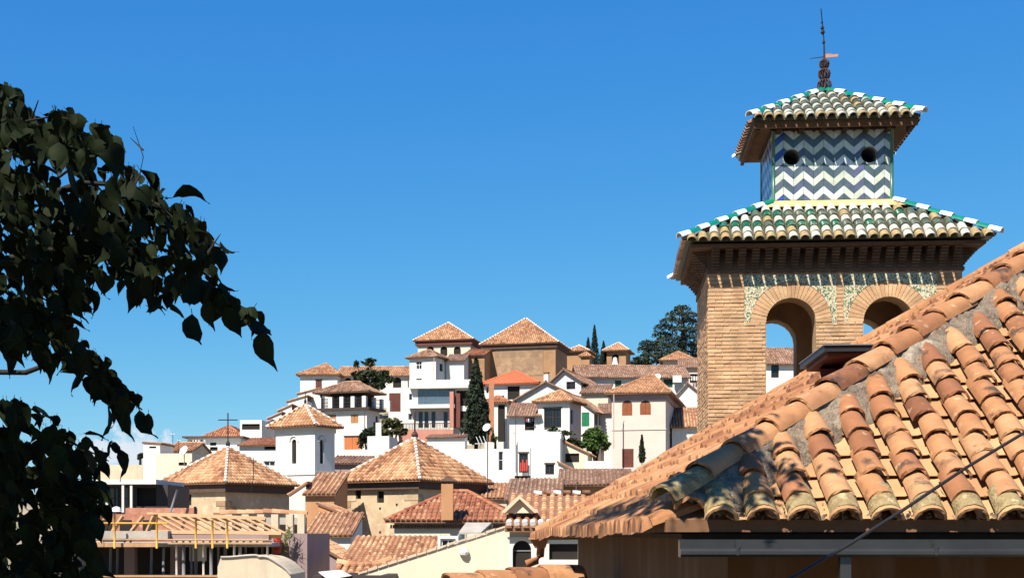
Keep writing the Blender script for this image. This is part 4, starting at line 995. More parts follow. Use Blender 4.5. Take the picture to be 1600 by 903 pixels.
bushy('dark_shrub', 'dark scraggly shrub below the little grilled window house', [(880, 676, 20, 7), (896, 690, 12, 10), (903, 700, 9, 8), (862, 671, 10, 4)], 117, 'bush_dark', 1500, .15, False)
bushy('terrace_tree', 'dark tree standing in front of the long white wing', [(582, 592, 24, 16), (602, 594, 14, 14), (562, 590, 12, 12), (585, 607, 18, 12), (576, 566, 13, 7), (556, 569, 5, 6)], 158, 'bush_dark', 4200, .22)
bushy('olive_shrub', 'olive brown shrub in front of the rust red stair panel', [(612, 664, 16, 14), (602, 678, 14, 14), (626, 672, 10, 10)], 130, 'bush_olive', 2400, .18, False)
bushy('garden_shrub', 'dark green shrub beside the orange door of terrace house', [(575, 680, 12, 14), (566, 690, 8, 12), (584, 668, 7, 8)], 130, 'bush_dark', 1700, .17, False)
bushy('hill_scrub', 'low dark scrub on the crest below the cedar', [(1000, 566, 16, 9), (1022, 562, 16, 10), (984, 571, 10, 5), (1045, 560, 14, 12)], 205, 'cedar', 2200, .3, False)
bushy('porch_plant', 'small potted bush beside the terracotta pillar', [(774, 684, 5, 7)], 131, 'bush', 300, .12, False)
bushy('skyline_bush', 'small bush on the skyline beside the cream stair turret', [(219, 711, 4, 7)], 118, 'bush_dark', 260, .14, False)
# cedar: tiers of flat drooping pads with sky between them
cY = 215; cb = P(1066, 575, cY)
t = thing('cedar_tree', cb-Vector((0, 0, 4)), 'big spreading cedar with layered drooping branches on the skyline', 'tree')
one('trunk', 'bark', t, lambda s: s.tube([cb-Vector((0, 0, 4)), P(1068, 530, cY), P(1066, 478, cY)], [.7, .45, .08], 8))
tiers = [(1066, 480, 14, 4), (1058, 488, 18, 5), (1078, 490, 12, 5), (1048, 499, 18, 5), (1074, 500, 18, 5), (1040, 510, 20, 5), (1066, 512, 16, 5), (1084, 514, 14, 6), (1034, 521, 16, 4), (1078, 526, 18, 5),
         (1046, 528, 22, 5), (1012, 535, 14, 4), (1030, 537, 24, 5), (1066, 538, 26, 6), (1092, 536, 16, 6), (1006, 543, 10, 4), (1022, 547, 20, 5), (1052, 549, 24, 5), (1084, 550, 22, 6), (1008, 553, 8, 4), (1040, 559, 18, 4), (1075, 560, 22, 6), (1100, 556, 14, 6)]
lm, cm = MB(), MB()
for (x, y, rx, ry) in tiers:
    dy = random.uniform(-3.5, 3.5); c_ = P(x, y, cY+dy); ax, az = rx/F*cY, ry/F*cY
    lm.tube([P(1067, y+7, cY), c_.lerp(P(1067, y+5, cY), .5)+Vector((0, 0, .2)), c_], [.13, .09, .03], 5)
    def fn():
        q = Vector((random.uniform(-1, 1), random.uniform(-1, 1), 0))
        while q.length > 1: q = Vector((random.uniform(-1, 1), random.uniform(-1, 1), 0))
        f_ = math.sin(q.x*9+x)*math.sin(q.y*7+y)
        return c_+Vector((q.x*ax, q.y*ax*.6, az*(.5-1.1*q.length**2+.35*f_+random.gauss(0, .28)-(random.random()**4)*1.6)))
    leaf_cloud(cm, int(19*rx), fn, .22, .6)
lm.build('limbs', 'bark', t); cm.build('crown', 'cedar', t)

# television aerials, cable wires on the roofs
def aerial(label, x, ytop, ybot, Y, arms):
    t = thing('television_aerial', P(x, ybot, Y), label, 'aerial', 'aerials on the roofs')
    bar('mast', 'iron', t, x, ybot+3, x, ytop, .05, Y, n=5)
    for (dx0, dy0, dx1, dy1) in arms: bar('arm', 'frame_white', t, x+dx0, ytop+dy0, x+dx1, ytop+dy1, .06, Y, n=5)
aerial('white television aerial on the flat terrace below the tall cypress', 750, 688, 706, 113, [(-6, -6, 0, 8), (-1, -7, 5, 7), (5, -7, 10, 6), (-8, 5, 14, 5)])
aerial('thin aerial on the cream block roof, left one', 270, 676, 700, 112, [(-3, 2, 3, 2)])
aerial('thin aerial on the cream block roof, right one', 279, 685, 702, 112, [(-2, 2, 3, 3)])
aerial('tall thin mast in front of the right stone tower side', 762, 690, 812, 62, [])
aerial('tall thin mast against the tall white block', 806, 640, 735, 108, [])
def dish(label, x, y, Y, r=.45):
    c_ = P(x, y, Y); t = thing('satellite_dish', c_, label, 'satellite dish', 'satellite dishes on the roofs')
    m = MB(); ax = Vector((-.5, -.75, .45)).normalized(); a_ = ax.cross(Z_).normalized(); b_ = ax.cross(a_)
    rings = [[c_+(a_*math.cos(k*6.2832/12)+b_*math.sin(k*6.2832/12))*r*q+ax*(.25*r*q*q) for k in range(12)] for q in (.05, .5, 1.0)]
    for u_, v_ in zip(rings, rings[1:]):
        for k in range(12): m.face([u_[k], u_[(k+1) % 12], v_[(k+1) % 12], v_[k]], .5, True)
    m.build('reflector', 'frame_white', t)
    one('mast', 'grey_metal', t, lambda s: s.tube([c_-Vector((0, 0, 1.3)), c_+ax*.02], .04, 5)); one('feed_arm', 'grey_metal', t, lambda s: s.tube([c_-b_*0, c_+ax*r*.9], .02, 4))
Z_ = Vector((0, 0, 1))
dish('white satellite dish by the terracotta pillar and tall cypress', 761, 668, 128, .42)
dish('white satellite dish on the cream block roof edge', 288, 704, 105, .4)
dish('white satellite dish on the long white house near its air conditioner', 1027, 590, 157, .5)
def drain(label, x, y0, y1, Y, m='white_b'):
    p, q = P(x, y0, Y), P(x, y1, Y)
    tag(one('drainpipe', m, None, lambda s: s.tube([p+Vector((.12, .1, .1)), p, q], .055, 6), off=q), label, 'drainpipe', 'drainpipes on house walls')
drain('pale drainpipe at the right corner of the tall white block', 873.5, 678, 748, 109.7)
drain('pale drainpipe at the left edge of the tall white block', 801, 678, 748, 109.6)
drain('dark drainpipe on the orange house with dark brown roof', 900, 756, 782, 83.6, 'frame_dark')
drain('dark drainpipe on the left edge of the brown shuttered house', 959, 616, 700, 117.0, 'rose_grey')
drain('dark drainpipe on the white terrace house corner', 570, 642, 690, 137.3, 'frame_dark')
drain('thin drainpipe on the white tower house front', 678, 559, 592, 163.4, 'rose_grey')
def laundry(label, x0, y0, x1, Y, n, seed):
    rg = random.Random(seed); t = thing('washing_line', P((x0+x1)/2, y0+8, Y), label, 'laundry', 'washing lines')
    one('line', 'iron', t, lambda s: s.tube([P(x0, y0, Y), P((x0+x1)/2, y0+.7, Y), P(x1, y0, Y)], .012, 4))
    for k in range(n):
        a_ = x0+(x1-x0)*(k+.15)/n; w_ = (x1-x0)/n*.7*rg.uniform(.7, 1); h_ = rg.uniform(4, 8)
        nx_ = 4; m = MB()
        for i in range(nx_):
            u0, u1 = a_+w_*i/nx_, a_+w_*(i+1)/nx_; d0, d1 = .05*math.sin(i*2.1+k), .05*math.sin((i+1)*2.1+k)
            m.face([P(u0, y0+h_, Y+d0*1.5), P(u1, y0+h_, Y+d1*1.5), P(u1, y0+.4, Y+d1*.3), P(u0, y0+.4, Y+d0*.3)], .5, True)
        m.build('garment', rg.choice(['cloth_white', 'cloth_white', 'pink_shirt', 'jeans']), t)
laundry('washing hung in the dark window of low white annex', 821, 653, 834, 124.6, 4, 3)
laundry('washing hung on the dark balcony beside the brick tower', 1079, 587, 1095, 171.5, 4, 5)
laundry('washing line on the flat terrace near the iron cross', 300, 686, 322, 128.5, 5, 8)
def wire(label, pts, Y, r=.02, m='iron'):
    p = [P(x, y, Y) for x, y in pts]
    return tag(one('wire', m, None, lambda s: s.tube(p, r, 4), off=p[0]), label, 'wire')
wire('thin lightning wire running down the left stone tower roof', [(396, 715), (396, 745), (392, 770)], 83.5, .025)

# ---------------------------------------------------------------- brick bell tower with glazed roofs
TA = R(-4.2); tr = Vector((math.cos(TA), math.sin(TA), 0)); tb = Vector((-math.sin(TA), math.cos(TA), 0)); Z = Vector((0, 0, 1))
TK = Vector((tx(1107)*23.5, 23.5, 0)); TW, TD = 4.34, 2.9
def TL(u, v, z): return TK+tr*u+tb*v+Z*z
tower = thing('brick_bell_tower', TL(TW/2, TD/2, -8), 'brick bell tower with paired arches, zigzag tiled lantern and glazed roofs', 'tower')
g = H(); g.O = TK; g.r = tr; g.b = tb; g.K = TK+tr*TW
WT = 4.50; ZB = -8.0
arches = []
for xl_, xr_ in ((1197, 1275), (1349, 1427)):
    u0 = on_front(g, xl_, 0)[0]; u1 = on_front(g, xr_, 0)[0]; arches.append((u0, u1))
ASILL, ATOP = 2.15, zz(467, 23.5)
core = MB()
holes = [(u0, ASILL-ZB, u1, ATOP-ZB, 'arch') for u0, u1 in arches]
wall_face(core, TL(0, 0, ZB), tr, Z, TW, WT-ZB, holes, .45)
wall_face(core, TL(TW, TD, ZB), -tr, Z, TW, WT-ZB, [(TW-h[2], h[1], TW-h[0], h[3], 'arch') for h in holes], .45)
wall_face(core, TL(TW, 0, ZB), tb, Z, TD, WT-ZB, [(TD/2-.42, ASILL-ZB, TD/2+.42, ATOP-ZB, 'arch')], .45)
wall_face(core, TL(0, TD, ZB), -tb, Z, TD, WT-ZB, [], .45)
# inner faces of the bell chamber
i_ = .45
wall_face(core, TL(TW-i_, i_, ASILL-1.2), -tr, Z, TW-2*i_, WT-ASILL+1.2, [(TW-i_-u1, 1.2, TW-i_-u0, ATOP-ASILL+1.2, 'arch') for u0, u1 in arches], .001)
wall_face(core, TL(i_, TD-i_, ASILL-1.2), tr, Z, TW-2*i_, WT-ASILL+1.2, [(u0-i_, 1.2, u1-i_, ATOP-ASILL+1.2, 'arch') for u0, u1 in arches], .001)
core.face([TL(i_, i_, ASILL-1.2), TL(i_, TD-i_, ASILL-1.2), TL(i_, TD-i_, WT), TL(i_, i_, WT)])
core.face([TL(i_, i_, ASILL-.3), TL(TW-i_, i_, ASILL-.3), TL(TW-i_, TD-i_, ASILL-.3), TL(i_, TD-i_, ASILL-.3)])
wcore = core.build('wall', 'tower_mortar', tower)
# bricks, course by course, on the two faces in view
br = MB(); CH = .066
RING = .27
def ring_half(u0, u1, z, rad_extra):
    r_ = (u1-u0)/2+rad_extra; zs_ = ATOP-(u1-u0)/2
    if z <= zs_: return (u1-u0)/2
    return math.sqrt(max(0, r_*r_-(z-zs_)**2)) if z-zs_ < r_ else 0
spand = [(on_front(g, 1163, 0)[0], on_front(g, 1307, 0)[0]), (on_front(g, 1318, 0)[0], on_front(g, 1463, 0)[0])]
SP0 = zz(505, 23.5)
k = 0; z = .6
while z < WT-.02:
    zm = z+CH/2; cuts = []
    for (u0, u1), (s0, s1) in zip(arches, spand):
        uc = (u0+u1)/2; hw = ring_half(u0, u1, zm, RING) if zm > ASILL else 0
        if zm > SP0-.0: cuts.append((s0, s1))
        elif zm > ASILL: cuts.append((uc-hw, uc+hw))
    for (U, org, dr, cc) in ((TW, TL(0, 0, 0), tr, cuts), (TD, TL(0, TD, 0), -tb, [])):
        u = -(k % 2)*.14-random.random()*.03; nn = dr.cross(Z)
        while u < U:
            Lb = random.uniform(.25, .29); segs = [(max(0, u), min(U, u+Lb))]
            for c0, c1 in cc:
                ns = []
                for a0, a1 in segs:
                    if c1 <= a0 or c0 >= a1: ns.append((a0, a1)); continue
                    if a0 < c0: ns.append((a0, c0))
                    if a1 > c1: ns.append((c1, a1))
                segs = ns
            for a0, a1 in segs:
                if a1-a0 > .03:
                    br.box(org+dr*a0+Z*(z+random.uniform(-.003, .003)), dr*(a1-a0-.012), Z*(CH*random.uniform(.70, .84)), nn*(.006+random.uniform(0, .012)), random.random())
            u += Lb
    z += CH; k += 1
br.build('brickwork', 'tower_brick', wcore, kind='stuff')
# arch rings: each voussoir a piece, and the brick band between ring foot and jambs
for (u0, u1) in arches:
    uc, r_ = (u0+u1)/2, (u1-u0)/2; zs_ = ATOP-r_; nv = 26
    vm = MB()
    for i in range(nv):
        t0, t1 = math.pi*i/nv+.006, math.pi*(i+1)/nv-.006; pr = .014+random.uniform(0, .012)
        pts = [(uc-rr_*math.cos(tt), zs_+rr_*math.sin(tt)) for rr_, tt in ((r_, t0), (r_+RING, t0), (r_+RING, t1), (r_, t1))]
        a_ = [TL(p, -pr, q) for p, q in pts]; b_ = [TL(p, .02, q) for p, q in pts]
        vm.mesh(a_+b_, [(0, 1, 2, 3), (0, 4, 5, 1), (1, 5, 6, 2), (2, 6, 7, 3), (3, 7, 4, 0)], random.random())
    vm.build('arch_ring', 'tower_brick', tower, kind='stuff')
# mosaic spandrels cut round the rings
for (u0, u1), (s0, s1) in zip(arches, spand):
    uc, r_ = (u0+u1)/2, (u1-u0)/2+RING; zs_ = ATOP-(u1-u0)/2; N_ = 28; sp = MB(); top = 4.44
    low = lambda u: max(SP0-.05, zs_+math.sqrt(max(0, r_*r_-(u-uc)**2))+.012) if abs(u-uc) < r_ else SP0-.05
    for i in range(N_):
        a0, a1 = s0+(s1-s0)*i/N_, s0+(s1-s0)*(i+1)/N_
        l0, l1 = min(top, low(a0)), min(top, low(a1))
        sp.face([TL(a0, -.016, l0), TL(a1, -.016, l1), TL(a1, -.016, top), TL(a0, -.016, top)])
    sp.face([TL(s0, -.016, SP0-.05), TL(s0, -.016, top), TL(s0, .02, top), TL(s0, .02, SP0-.05)]); sp.face([TL(s1, -.016, SP0-.05), TL(s1, -.016, top), TL(s1, .02, top), TL(s1, .02, SP0-.05)])
    sp.build('mosaic_spandrel', 'mosaic', tower)
    # brick jamb between spandrel foot and opening
# corbelled cornice
EO, EZ = .54, 5.02
cz0, cz1 = 4.55, EZ-.15
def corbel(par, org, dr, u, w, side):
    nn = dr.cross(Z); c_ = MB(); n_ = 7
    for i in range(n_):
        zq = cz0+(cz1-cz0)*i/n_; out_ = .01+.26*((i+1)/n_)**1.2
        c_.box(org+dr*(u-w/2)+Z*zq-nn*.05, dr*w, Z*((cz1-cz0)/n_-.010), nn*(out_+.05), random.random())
    c_.build('corbel', 'corbel_brick_shaded', par)
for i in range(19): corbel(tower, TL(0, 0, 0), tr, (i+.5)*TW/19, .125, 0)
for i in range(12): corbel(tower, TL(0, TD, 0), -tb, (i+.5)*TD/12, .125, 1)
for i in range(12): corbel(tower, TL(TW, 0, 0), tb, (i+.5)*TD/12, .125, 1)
one('cornice_band', 'corbel_brick_shaded', tower, lambda s: [s.box(TL(-.035, -.035, cz0-.075), tr*(TW+.07), tb*(TD+.07), Z*.065),
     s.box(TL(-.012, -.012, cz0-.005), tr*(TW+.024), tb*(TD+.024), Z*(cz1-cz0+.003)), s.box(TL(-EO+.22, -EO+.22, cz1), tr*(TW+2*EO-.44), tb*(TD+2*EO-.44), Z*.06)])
# lower roof: glazed barrel tiles
LU0, LU1 = 1.19, 3.26; LV0, LV1 = .56, 2.36; LZ = 5.80
class TileKit: pass
def barrel(name, r0, r1, L_, seg=6, th=.014, concave=False, inner=False, warp=0):
    """one barrel tile: x across, y up the slope, z off the slope; wide end at y=0"""
    bm_v, bm_f, sm_ = [], [], []
    def ring(y, r, dz=0.0):
        q = []
        for k in range(seg+1):
            th_ = math.pi*k/seg; q.append((-r*math.cos(th_)*(1+warp*random.uniform(-.04, .04)), y+warp*random.uniform(-.008, .008), (r*math.sin(th_)*.92+dz) if not concave else (-r*math.sin(th_)*.42+dz)))
        return q
    A, B = ring(0, r0), ring(L_, r1)
    C_ = ring(0, r0-th)
    bm_v += A+B
    for k in range(seg): bm_f.append((k, k+1, seg+1+k+1, seg+1+k)); sm_.append(True)
    i = len(bm_v); bm_v += A+C_
    for k in range(seg): bm_f.append((i+k+1, i+k, i+seg+1+k, i+seg+1+k+1)); sm_.append(False)
    if inner:
        i = len(bm_v); bm_v += C_+ring(L_, r1-th)
        for k in range(seg): bm_f.append((i+k+1, i+k, i+seg+1+k, i+seg+1+k+1)); sm_.append(True)
    me = bpy.data.meshes.new(name); me.from_pydata(bm_v, [], bm_f); me.polygons.foreach_set('use_smooth', sm_); me.update()
    return me
def mesh_copy(me, m): q = me.copy(); q.materials.clear(); q.materials.append(MATS[m]); return q
def put(name, me, par, o, ue, us, n, sc=1.0):
    ob = bpy.data.objects.new(name, me); col.objects.link(ob); ob.parent = par
    M_ = Matrix(((ue.x*sc, us.x*sc, n.x*sc, 0), (ue.y*sc, us.y*sc, n.y*sc, 0), (ue.z*sc, us.z*sc, n.z*sc, 0), (0, 0, 0, 1)))
    ob.matrix_local = Matrix.Translation(Vector(o)-root_off(par))@M_
    return ob
gl_base = barrel('glazed_tile', .084, .070, .27, 6)
GL = {m: mesh_copy(gl_base, m) for m in ('glz_white', 'glz_green', 'glz_greengrey', 'glz_buff')}
hip_base = barrel('hip_tile', .088, .076, .222, 6); HP = {m: mesh_copy(hip_base, m) for m in ('hip_white', 'hip_green')}
def plane_axes(pts):
    p0 = Vector(pts[0]); ue = (Vector(pts[1])-p0).normalized(); n = ue.cross(Vector(pts[2])-p0).normalized()
    if n.z < 0: n = -n
    us = n.cross(ue)
    if us.z < 0: us = -us; ue = -ue if False else ue
    return p0, ue, us, n
def glazed_slope(par, pts, pitch=.19, expo=.20, green=lambda f: 'glz_green', stop=0.0, stuff=False):
    p0, ue, us, n = plane_axes(pts); poly = [((Vector(q)-p0).dot(ue), (Vector(q)-p0).dot(us)) for q in pts]
    U = max(q[0] for q in poly); nc = int(U/pitch); sm = MB()
    for c_ in range(nc):
        uc = (c_+.5)*U/nc; rg = poly_range(poly, uc)
        if not rg: continue
        v = -.16; row = 0
        while v < rg[1]-stop-.06:
            m = 'glz_buff' if row == 0 else ('glz_white' if row % 2 else green(uc/U))
            if row == 0 and random.random() < .25: m = 'glz_white'
            if row > 0 and random.random() < .07: m = 'glz_buff'
            o = p0+ue*(uc+random.uniform(-.006, .006))+us*v+n*(.028+.004*random.random())
            if stuff: pass
            u2 = (ue+us*random.uniform(-.03, .03)).normalized(); s2 = n.cross(u2); s2 = s2 if s2.dot(us) > 0 else -s2
            n2 = (n+us*.07).normalized(); s3 = (s2-n*.07).normalized()
            put('glazed_tile', GL[m], par, o, u2, s3, n2)
            v += expo; row += 1
def hip_line(par, p0, p1, expo=.21, ext=.10):
    p0, p1 = Vector(p0), Vector(p1); p0 = p0+(p0-p1).normalized()*ext; d_ = (p1-p0); n_ = int(d_.length/expo); us = d_.normalized(); ue = us.cross(Z).normalized(); nn = ue.cross(us)
    for i in range(n_):
        put('hip_tile', HP['hip_white' if i % 2 == 0 else 'hip_green'], par, p0+us*(i*d_.length/n_-.03)+nn*(.045+.008*(i % 2 == 0)), ue, (us-nn*.05).normalized(), nn, 1.05 if i % 2 == 0 else 1.0)
e = EO-.13
c = [TL(-e, -e, EZ), TL(TW+e, -e, EZ), TL(TW+e, TD+e, EZ), TL(-e, TD+e, EZ)]
q = [TL(LU0, LV0, LZ), TL(LU1, LV0, LZ), TL(LU1, LV1, LZ), TL(LU0, LV1, LZ)]
S = MB(); roof_solid(S, [[c[i], c[(i+1) % 4], q[(i+1) % 4], q[i]] for i in range(4)], c, .05)
lower = S.build('lower_roof', 'pan_green', tower)
glazed_slope(lower, [c[0], c[1], q[1], q[0]], green=lambda f: 'glz_green' if random.random() > f*1.1 else 'glz_greengrey', stop=.16)
T = MB()
for i in (1, 2, 3): tile_plane(T, [c[i], c[(i+1) % 4], q[(i+1) % 4], q[i]], .19, .2, .07, 5, lift=.04)
T.build('side_tiles', 'tile_old', lower, kind='stuff')
for i in range(4): hip_line(lower, c[i], q[i])
one('mortar_fillet', 'yellow_mortar', tower, lambda s: s.mesh([TL(LU0-.20, LV0-.22, LZ-.09), TL(LU1+.20, LV0-.22, LZ-.09), TL(LU1+.02, LV0-.02, LZ+.06), TL(LU0-.02, LV0-.02, LZ+.06), TL(LU0-.22, LV1+.1, LZ-.09), TL(LU0-.02, LV1, LZ+.06), TL(LU1+.22, LV1+.1, LZ-.09), TL(LU1+.02, LV1, LZ+.06)],
      [(0, 1, 2, 3), (4, 0, 3, 5), (1, 6, 7, 2)]))
# lantern with its zigzag tile facing
LT = 7.10
lant = thing  # (kept as parts of the tower)
holes_px = [(1237, 246), (1358, 242)]
lc = MB(); lc.box(TL(LU0, LV0, LZ-.15), tr*(LU1-LU0), tb*(LV1-LV0), Z*(LT-LZ+.15)); lcore = lc.build('lantern', 'grout', tower)
gl = H(); gl.O = TL(LU0, LV0, 0); gl.r = tr; gl.b = tb
oc = []
for x, y in holes_px: u, zq = on_front(gl, x, y); oc.append((u, zq, .145))
def cutter(u, zq, r_):
    m = MB(); n_ = 20; a_ = [TL(LU0+u+r_*math.cos(6.2832*k/n_), LV0-.3, zq+r_*math.sin(6.2832*k/n_)) for k in range(n_)]; b_ = [p+tb*1.0 for p in a_]
    m.mesh(a_+b_, [tuple(range(n_)), tuple(reversed(range(n_, 2*n_)))]+[(k, n_+k, n_+(k+1) % n_, (k+1) % n_) for k in range(n_)])
    return m.build('cutter', 'opening')
def bool_cut(obs, cut):
    bm = bmesh.new(); bm.from_mesh(cut.data); bmesh.ops.recalc_face_normals(bm, faces=bm.faces); bm.to_mesh(cut.data); bm.free()
    for o in obs:
        bm = bmesh.new(); bm.from_mesh(o.data); bmesh.ops.recalc_face_normals(bm, faces=bm.faces); bm.to_mesh(o.data); bm.free()
        md = o.modifiers.new('b', 'BOOLEAN'); md.object = cut; md.operation = 'DIFFERENCE'; md.solver = 'EXACT'
    dg = bpy.context.evaluated_depsgraph_get(); dg.update()
    for o in obs:
        nm_ = bpy.data.meshes.new_from_object(o.evaluated_get(dg)); o.modifiers.clear(); o.data = nm_
        bm = bmesh.new(); bm.from_mesh(nm_); left = set(bm.verts); isl = []
        while left:
            st = [left.pop()]; cur = set(st)
            while st:
                for e_ in st.pop().link_edges:
                    for w_v in e_.verts:
                        if w_v not in cur: cur.add(w_v); left.discard(w_v); st.append(w_v)
            isl.append(cur)
        isl.sort(key=len)
        if len(isl) > 1: bmesh.ops.delete(bm, geom=[q for s_ in isl[:-1] for q in s_], context='VERTS'); bm.to_mesh(nm_)
        bm.free()
def clip(poly, a0, a1, b0, b1):
    def cl(p, ax, val, keep):
        r_ = []
        for i in range(len(p)):
            A, B = p[i], p[(i+1) % len(p)]; ia, ib = keep*(A[ax]-val) >= 0, keep*(B[ax]-val) >= 0
            if ia: r_.append(A)
            if ia != ib:
                t_ = (val-A[ax])/(B[ax]-A[ax]); r_.append((A[0]+(B[0]-A[0])*t_, A[1]+(B[1]-A[1])*t_))
        return r_
    for ax, val, kp in ((0, a0, 1), (0, a1, -1), (1, b0, 1), (1, b1, -1)):
        if poly: poly = cl(poly, ax, val, kp)
    return poly
def chevrons(org, dr, U, z0, z1, per, band, amp, vivid=False, ph=0.0):
    nn = dr.cross(Z); res = []; half = per/2; nb = int((z1-z0+amp)/band)+3
    for b_ in range(nb):
        for a_ in range(-1, int(U/half)+2):
            u0, u1 = a_*half+ph, (a_+1)*half+ph; up_ = a_ % 2 == 0
            lo0, lo1 = (0, amp) if up_ else (amp, 0); zb_ = z0-amp*1.0+b_*band-.03
            gq = .006
            pl_ = clip([(u0+gq/2, zb_+lo0+gq/2), (u1-gq/2, zb_+lo1+gq/2), (u1-gq/2, zb_+lo1+band-gq/2), (u0+gq/2, zb_+lo0+band-gq/2)], .03, U-.03, z0, z1)
            if len(pl_) < 3: continue
            d_ = .012+random.uniform(0, .003); n_ = len(pl_); m = MB()
            A = [org+dr*p+Z*q+nn*d_ for p, q in pl_]; B = [org+dr*p+Z*q-nn*.004 for p, q in pl_]
            m.mesh(A+B, [tuple(range(n_)), tuple(reversed(range(n_, 2*n_)))]+[(k, n_+k, n_+(k+1) % n_, (k+1) % n_) for k in range(n_)])
            mm = 'chev_white' if b_ % 2 else ('chev_vivid' if (vivid or (u0 < .1 and random.random() < .8)) else 'chev_blue')
            o = m.build('zigzag_tile', mm, lcore); res.append((o, (u0+u1)/2, sum(q for _, q in pl_)/n_))
    return res
fr_ = chevrons(TL(LU0, LV0, 0), tr, LU1-LU0, LZ+.07, LT, .353, .138, .148)
chevrons(TL(LU0, LV1, 0), -tb, LV1-LV0, LZ+.07, LT, .353, .138, .148, True, .1)
cs = [cutter(*o_) for o_ in oc]
for cu, (u, zq, r_) in zip(cs, oc):
    bool_cut([lcore]+[o for o, uu, z_ in fr_ if abs(uu-u) < .45 and abs(z_-zq) < .5], cu)
lcore.data.materials.clear(); lcore.data.materials.append(MATS['grout'])
for cu in cs: bpy.data.objects.remove(cu)
for (u, zq, r_) in oc:
    one('oculus', 'opening', tower, lambda s: s.face([TL(LU0+u+(r_+.02)*math.cos(6.2832*k/20), LV0+.5, zq+(r_+.02)*math.sin(6.2832*k/20)) for k in range(20)]))
for (u, v) in ((LU0, LV0), (LU1, LV0), (LU0, LV1), (LU1, LV1)):
    one('corner_strip', 'edge_green', tower, lambda s: s.tube([TL(u, v, LZ-.06), TL(u, v, LT)], .035, 8))
# upper roof
e2 = .41; UZ = 7.235; ap = TL((LU0+LU1)/2, (LV0+LV1)/2, 8.06)
c = [TL(LU0-e2, LV0-e2, UZ), TL(LU1+e2, LV0-e2, UZ), TL(LU1+e2, LV1+e2, UZ), TL(LU0-e2, LV1+e2, UZ)]
S = MB(); roof_solid(S, [[c[i], c[(i+1) % 4], ap] for i in range(4)], c, .05); upper = S.build('upper_roof', 'pan_green', tower)
glazed_slope(upper, [c[0], c[1], ap], .172, .18, green=lambda f: 'glz_greengrey')
T = MB()
for i in (1, 2, 3): tile_plane(T, [c[i], c[(i+1) % 4], ap], .18, .19, .066, 5, lift=.04)
T.build('side_tiles', 'tile_old', upper, kind='stuff')
for i in range(4): hip_line(upper, c[i], ap, .21, .04)
one('soffit', 'wood_brown', tower, lambda s: [s.box(TL(LU0-e2+.06, LV0-e2+.06, UZ-.10), tr*(LU1-LU0+2*e2-.12), tb*(LV1-LV0+2*e2-.12), Z*.045)])
one('fascia_beam', 'wood_brown', tower, lambda s: [s.box(TL(LU0-e2+.03, LV0-e2+.05, UZ-.17), tr*(LU1-LU0+2*e2-.06), tb*.06, Z*.115), s.box(TL(LU0-e2+.03, LV0-e2+.12, UZ-.16), tr*.06, tb*(LV1-LV0+2*e2-.2), Z*.1)])
for i in range(8):
    u = LU0-.3+(LU1-LU0+.6)*i/7
    one('eave_beam', 'wood_dark', tower, lambda s: s.box(TL(u-.04, LV0-e2+.12, UZ-.19), tr*.08, tb*(e2-.1), Z*.09))
one('wall_plate', 'wood_dark', tower, lambda s: s.box(TL(LU0-.06, LV0-.06, LT+.004), tr*(LU1-LU0+.12), tb*(LV1-LV0+.12), Z*.07))
# finial: three iron cages, a vane and a knotted rod
fn_ = one('finial', 'iron', tower, lambda s: s.tube([ap-Z*.1, ap+Z*.7, ap+Z*1.0+tr*(-.01), ap+Z*1.55-tr*.06], [.022, .018, .012, .008], 6))
zc = ap.z+.02
for (zo, rr_) in ((.13, .125), (.345, .105), (.53, .085)):
    cg = MB(); ctr = Vector((ap.x, ap.y, ap.z+zo))
    for k in range(12):
        a_ = k*6.2832/12
        cg.tube([ctr+Vector((math.sin(th_)*rr_*math.cos(a_), math.sin(th_)*rr_*math.sin(a_), -math.cos(th_)*rr_)) for th_ in [math.pi*j/8 for j in range(9)]], .014, 4, False)
    cg.tube([ctr-Z*rr_*.6, ctr-Z*.0, ctr+Z*rr_*.6], [rr_*.3, rr_*.62, rr_*.3], 8); cg.build('iron_cage', 'iron_rust', fn_)
vz = ap+Z*.665
one('wind_vane', 'terracotta', fn_, lambda s: [s.box(vz-Z*.02, tr*.24-tb*.05, Z*.045, tb*.01), s.box(vz+Z*.02+tr*.02, tr*.12, Z*.03, tb*.01)])
one('vane_arrow', 'iron', fn_, lambda s: s.tube([vz, vz-tr*.26-Z*.03], [.01, .006], 5))
for (zo, rr_) in ((.93, .03), (1.12, .042), (1.2, .036), (1.3, .022)):
    one('knot', 'iron', fn_, lambda s: lathe(s, ap+Z*zo-tr*(zo-.8)*.09, [(0, -rr_*1.4), (rr_, -rr_*.4), (rr_*.8, rr_*.6), (0, rr_*1.5)], 7))

# ---------------------------------------------------------------- near house with the big tiled hip roof
C1 = Vector((.886, 7.75, .06)); KH, TP = 1.167, .72                 # nearest eave corner, hip run per metre of depth, front slope
AP = Vector((C1.x+KH*6, C1.y+6, C1.z+TP*6)); C2 = Vector((.345, 16.7, -.05))
XR = 9.5
nh = thing('tiled_house', (4.5, 11.5, -10), 'ochre house with big terracotta barrel tile hip roof and metal gutter', 'house')
fpl = [C1, Vector((XR, C1.y, C1.z)), Vector((XR+2, AP.y, AP.z)), AP]
lpl = [C2, C1, AP]
rs = MB(); D_ = Vector((0, 0, .07))
for p in (fpl, lpl, [Vector((XR+2, AP.y, AP.z)), Vector((XR, 17.2, .06)), C2, AP]):
    rs.face(p); rs.face([q-D_ for q in reversed(p)])
rs.face([C1-D_, Vector((XR, C1.y, C1.z))-D_, Vector((XR, C1.y, C1.z)), C1]); rs.face([C2-D_, C1-D_, C1, C2])
nroof = rs.build('roof', 'tile_inner', nh)
p0, ue, us, n = plane_axes(fpl)
cov = [mesh_copy(barrel('cover_tile', .087, .072, .31, 8, .016, warp=1), 'tile_near') for _ in range(6)]
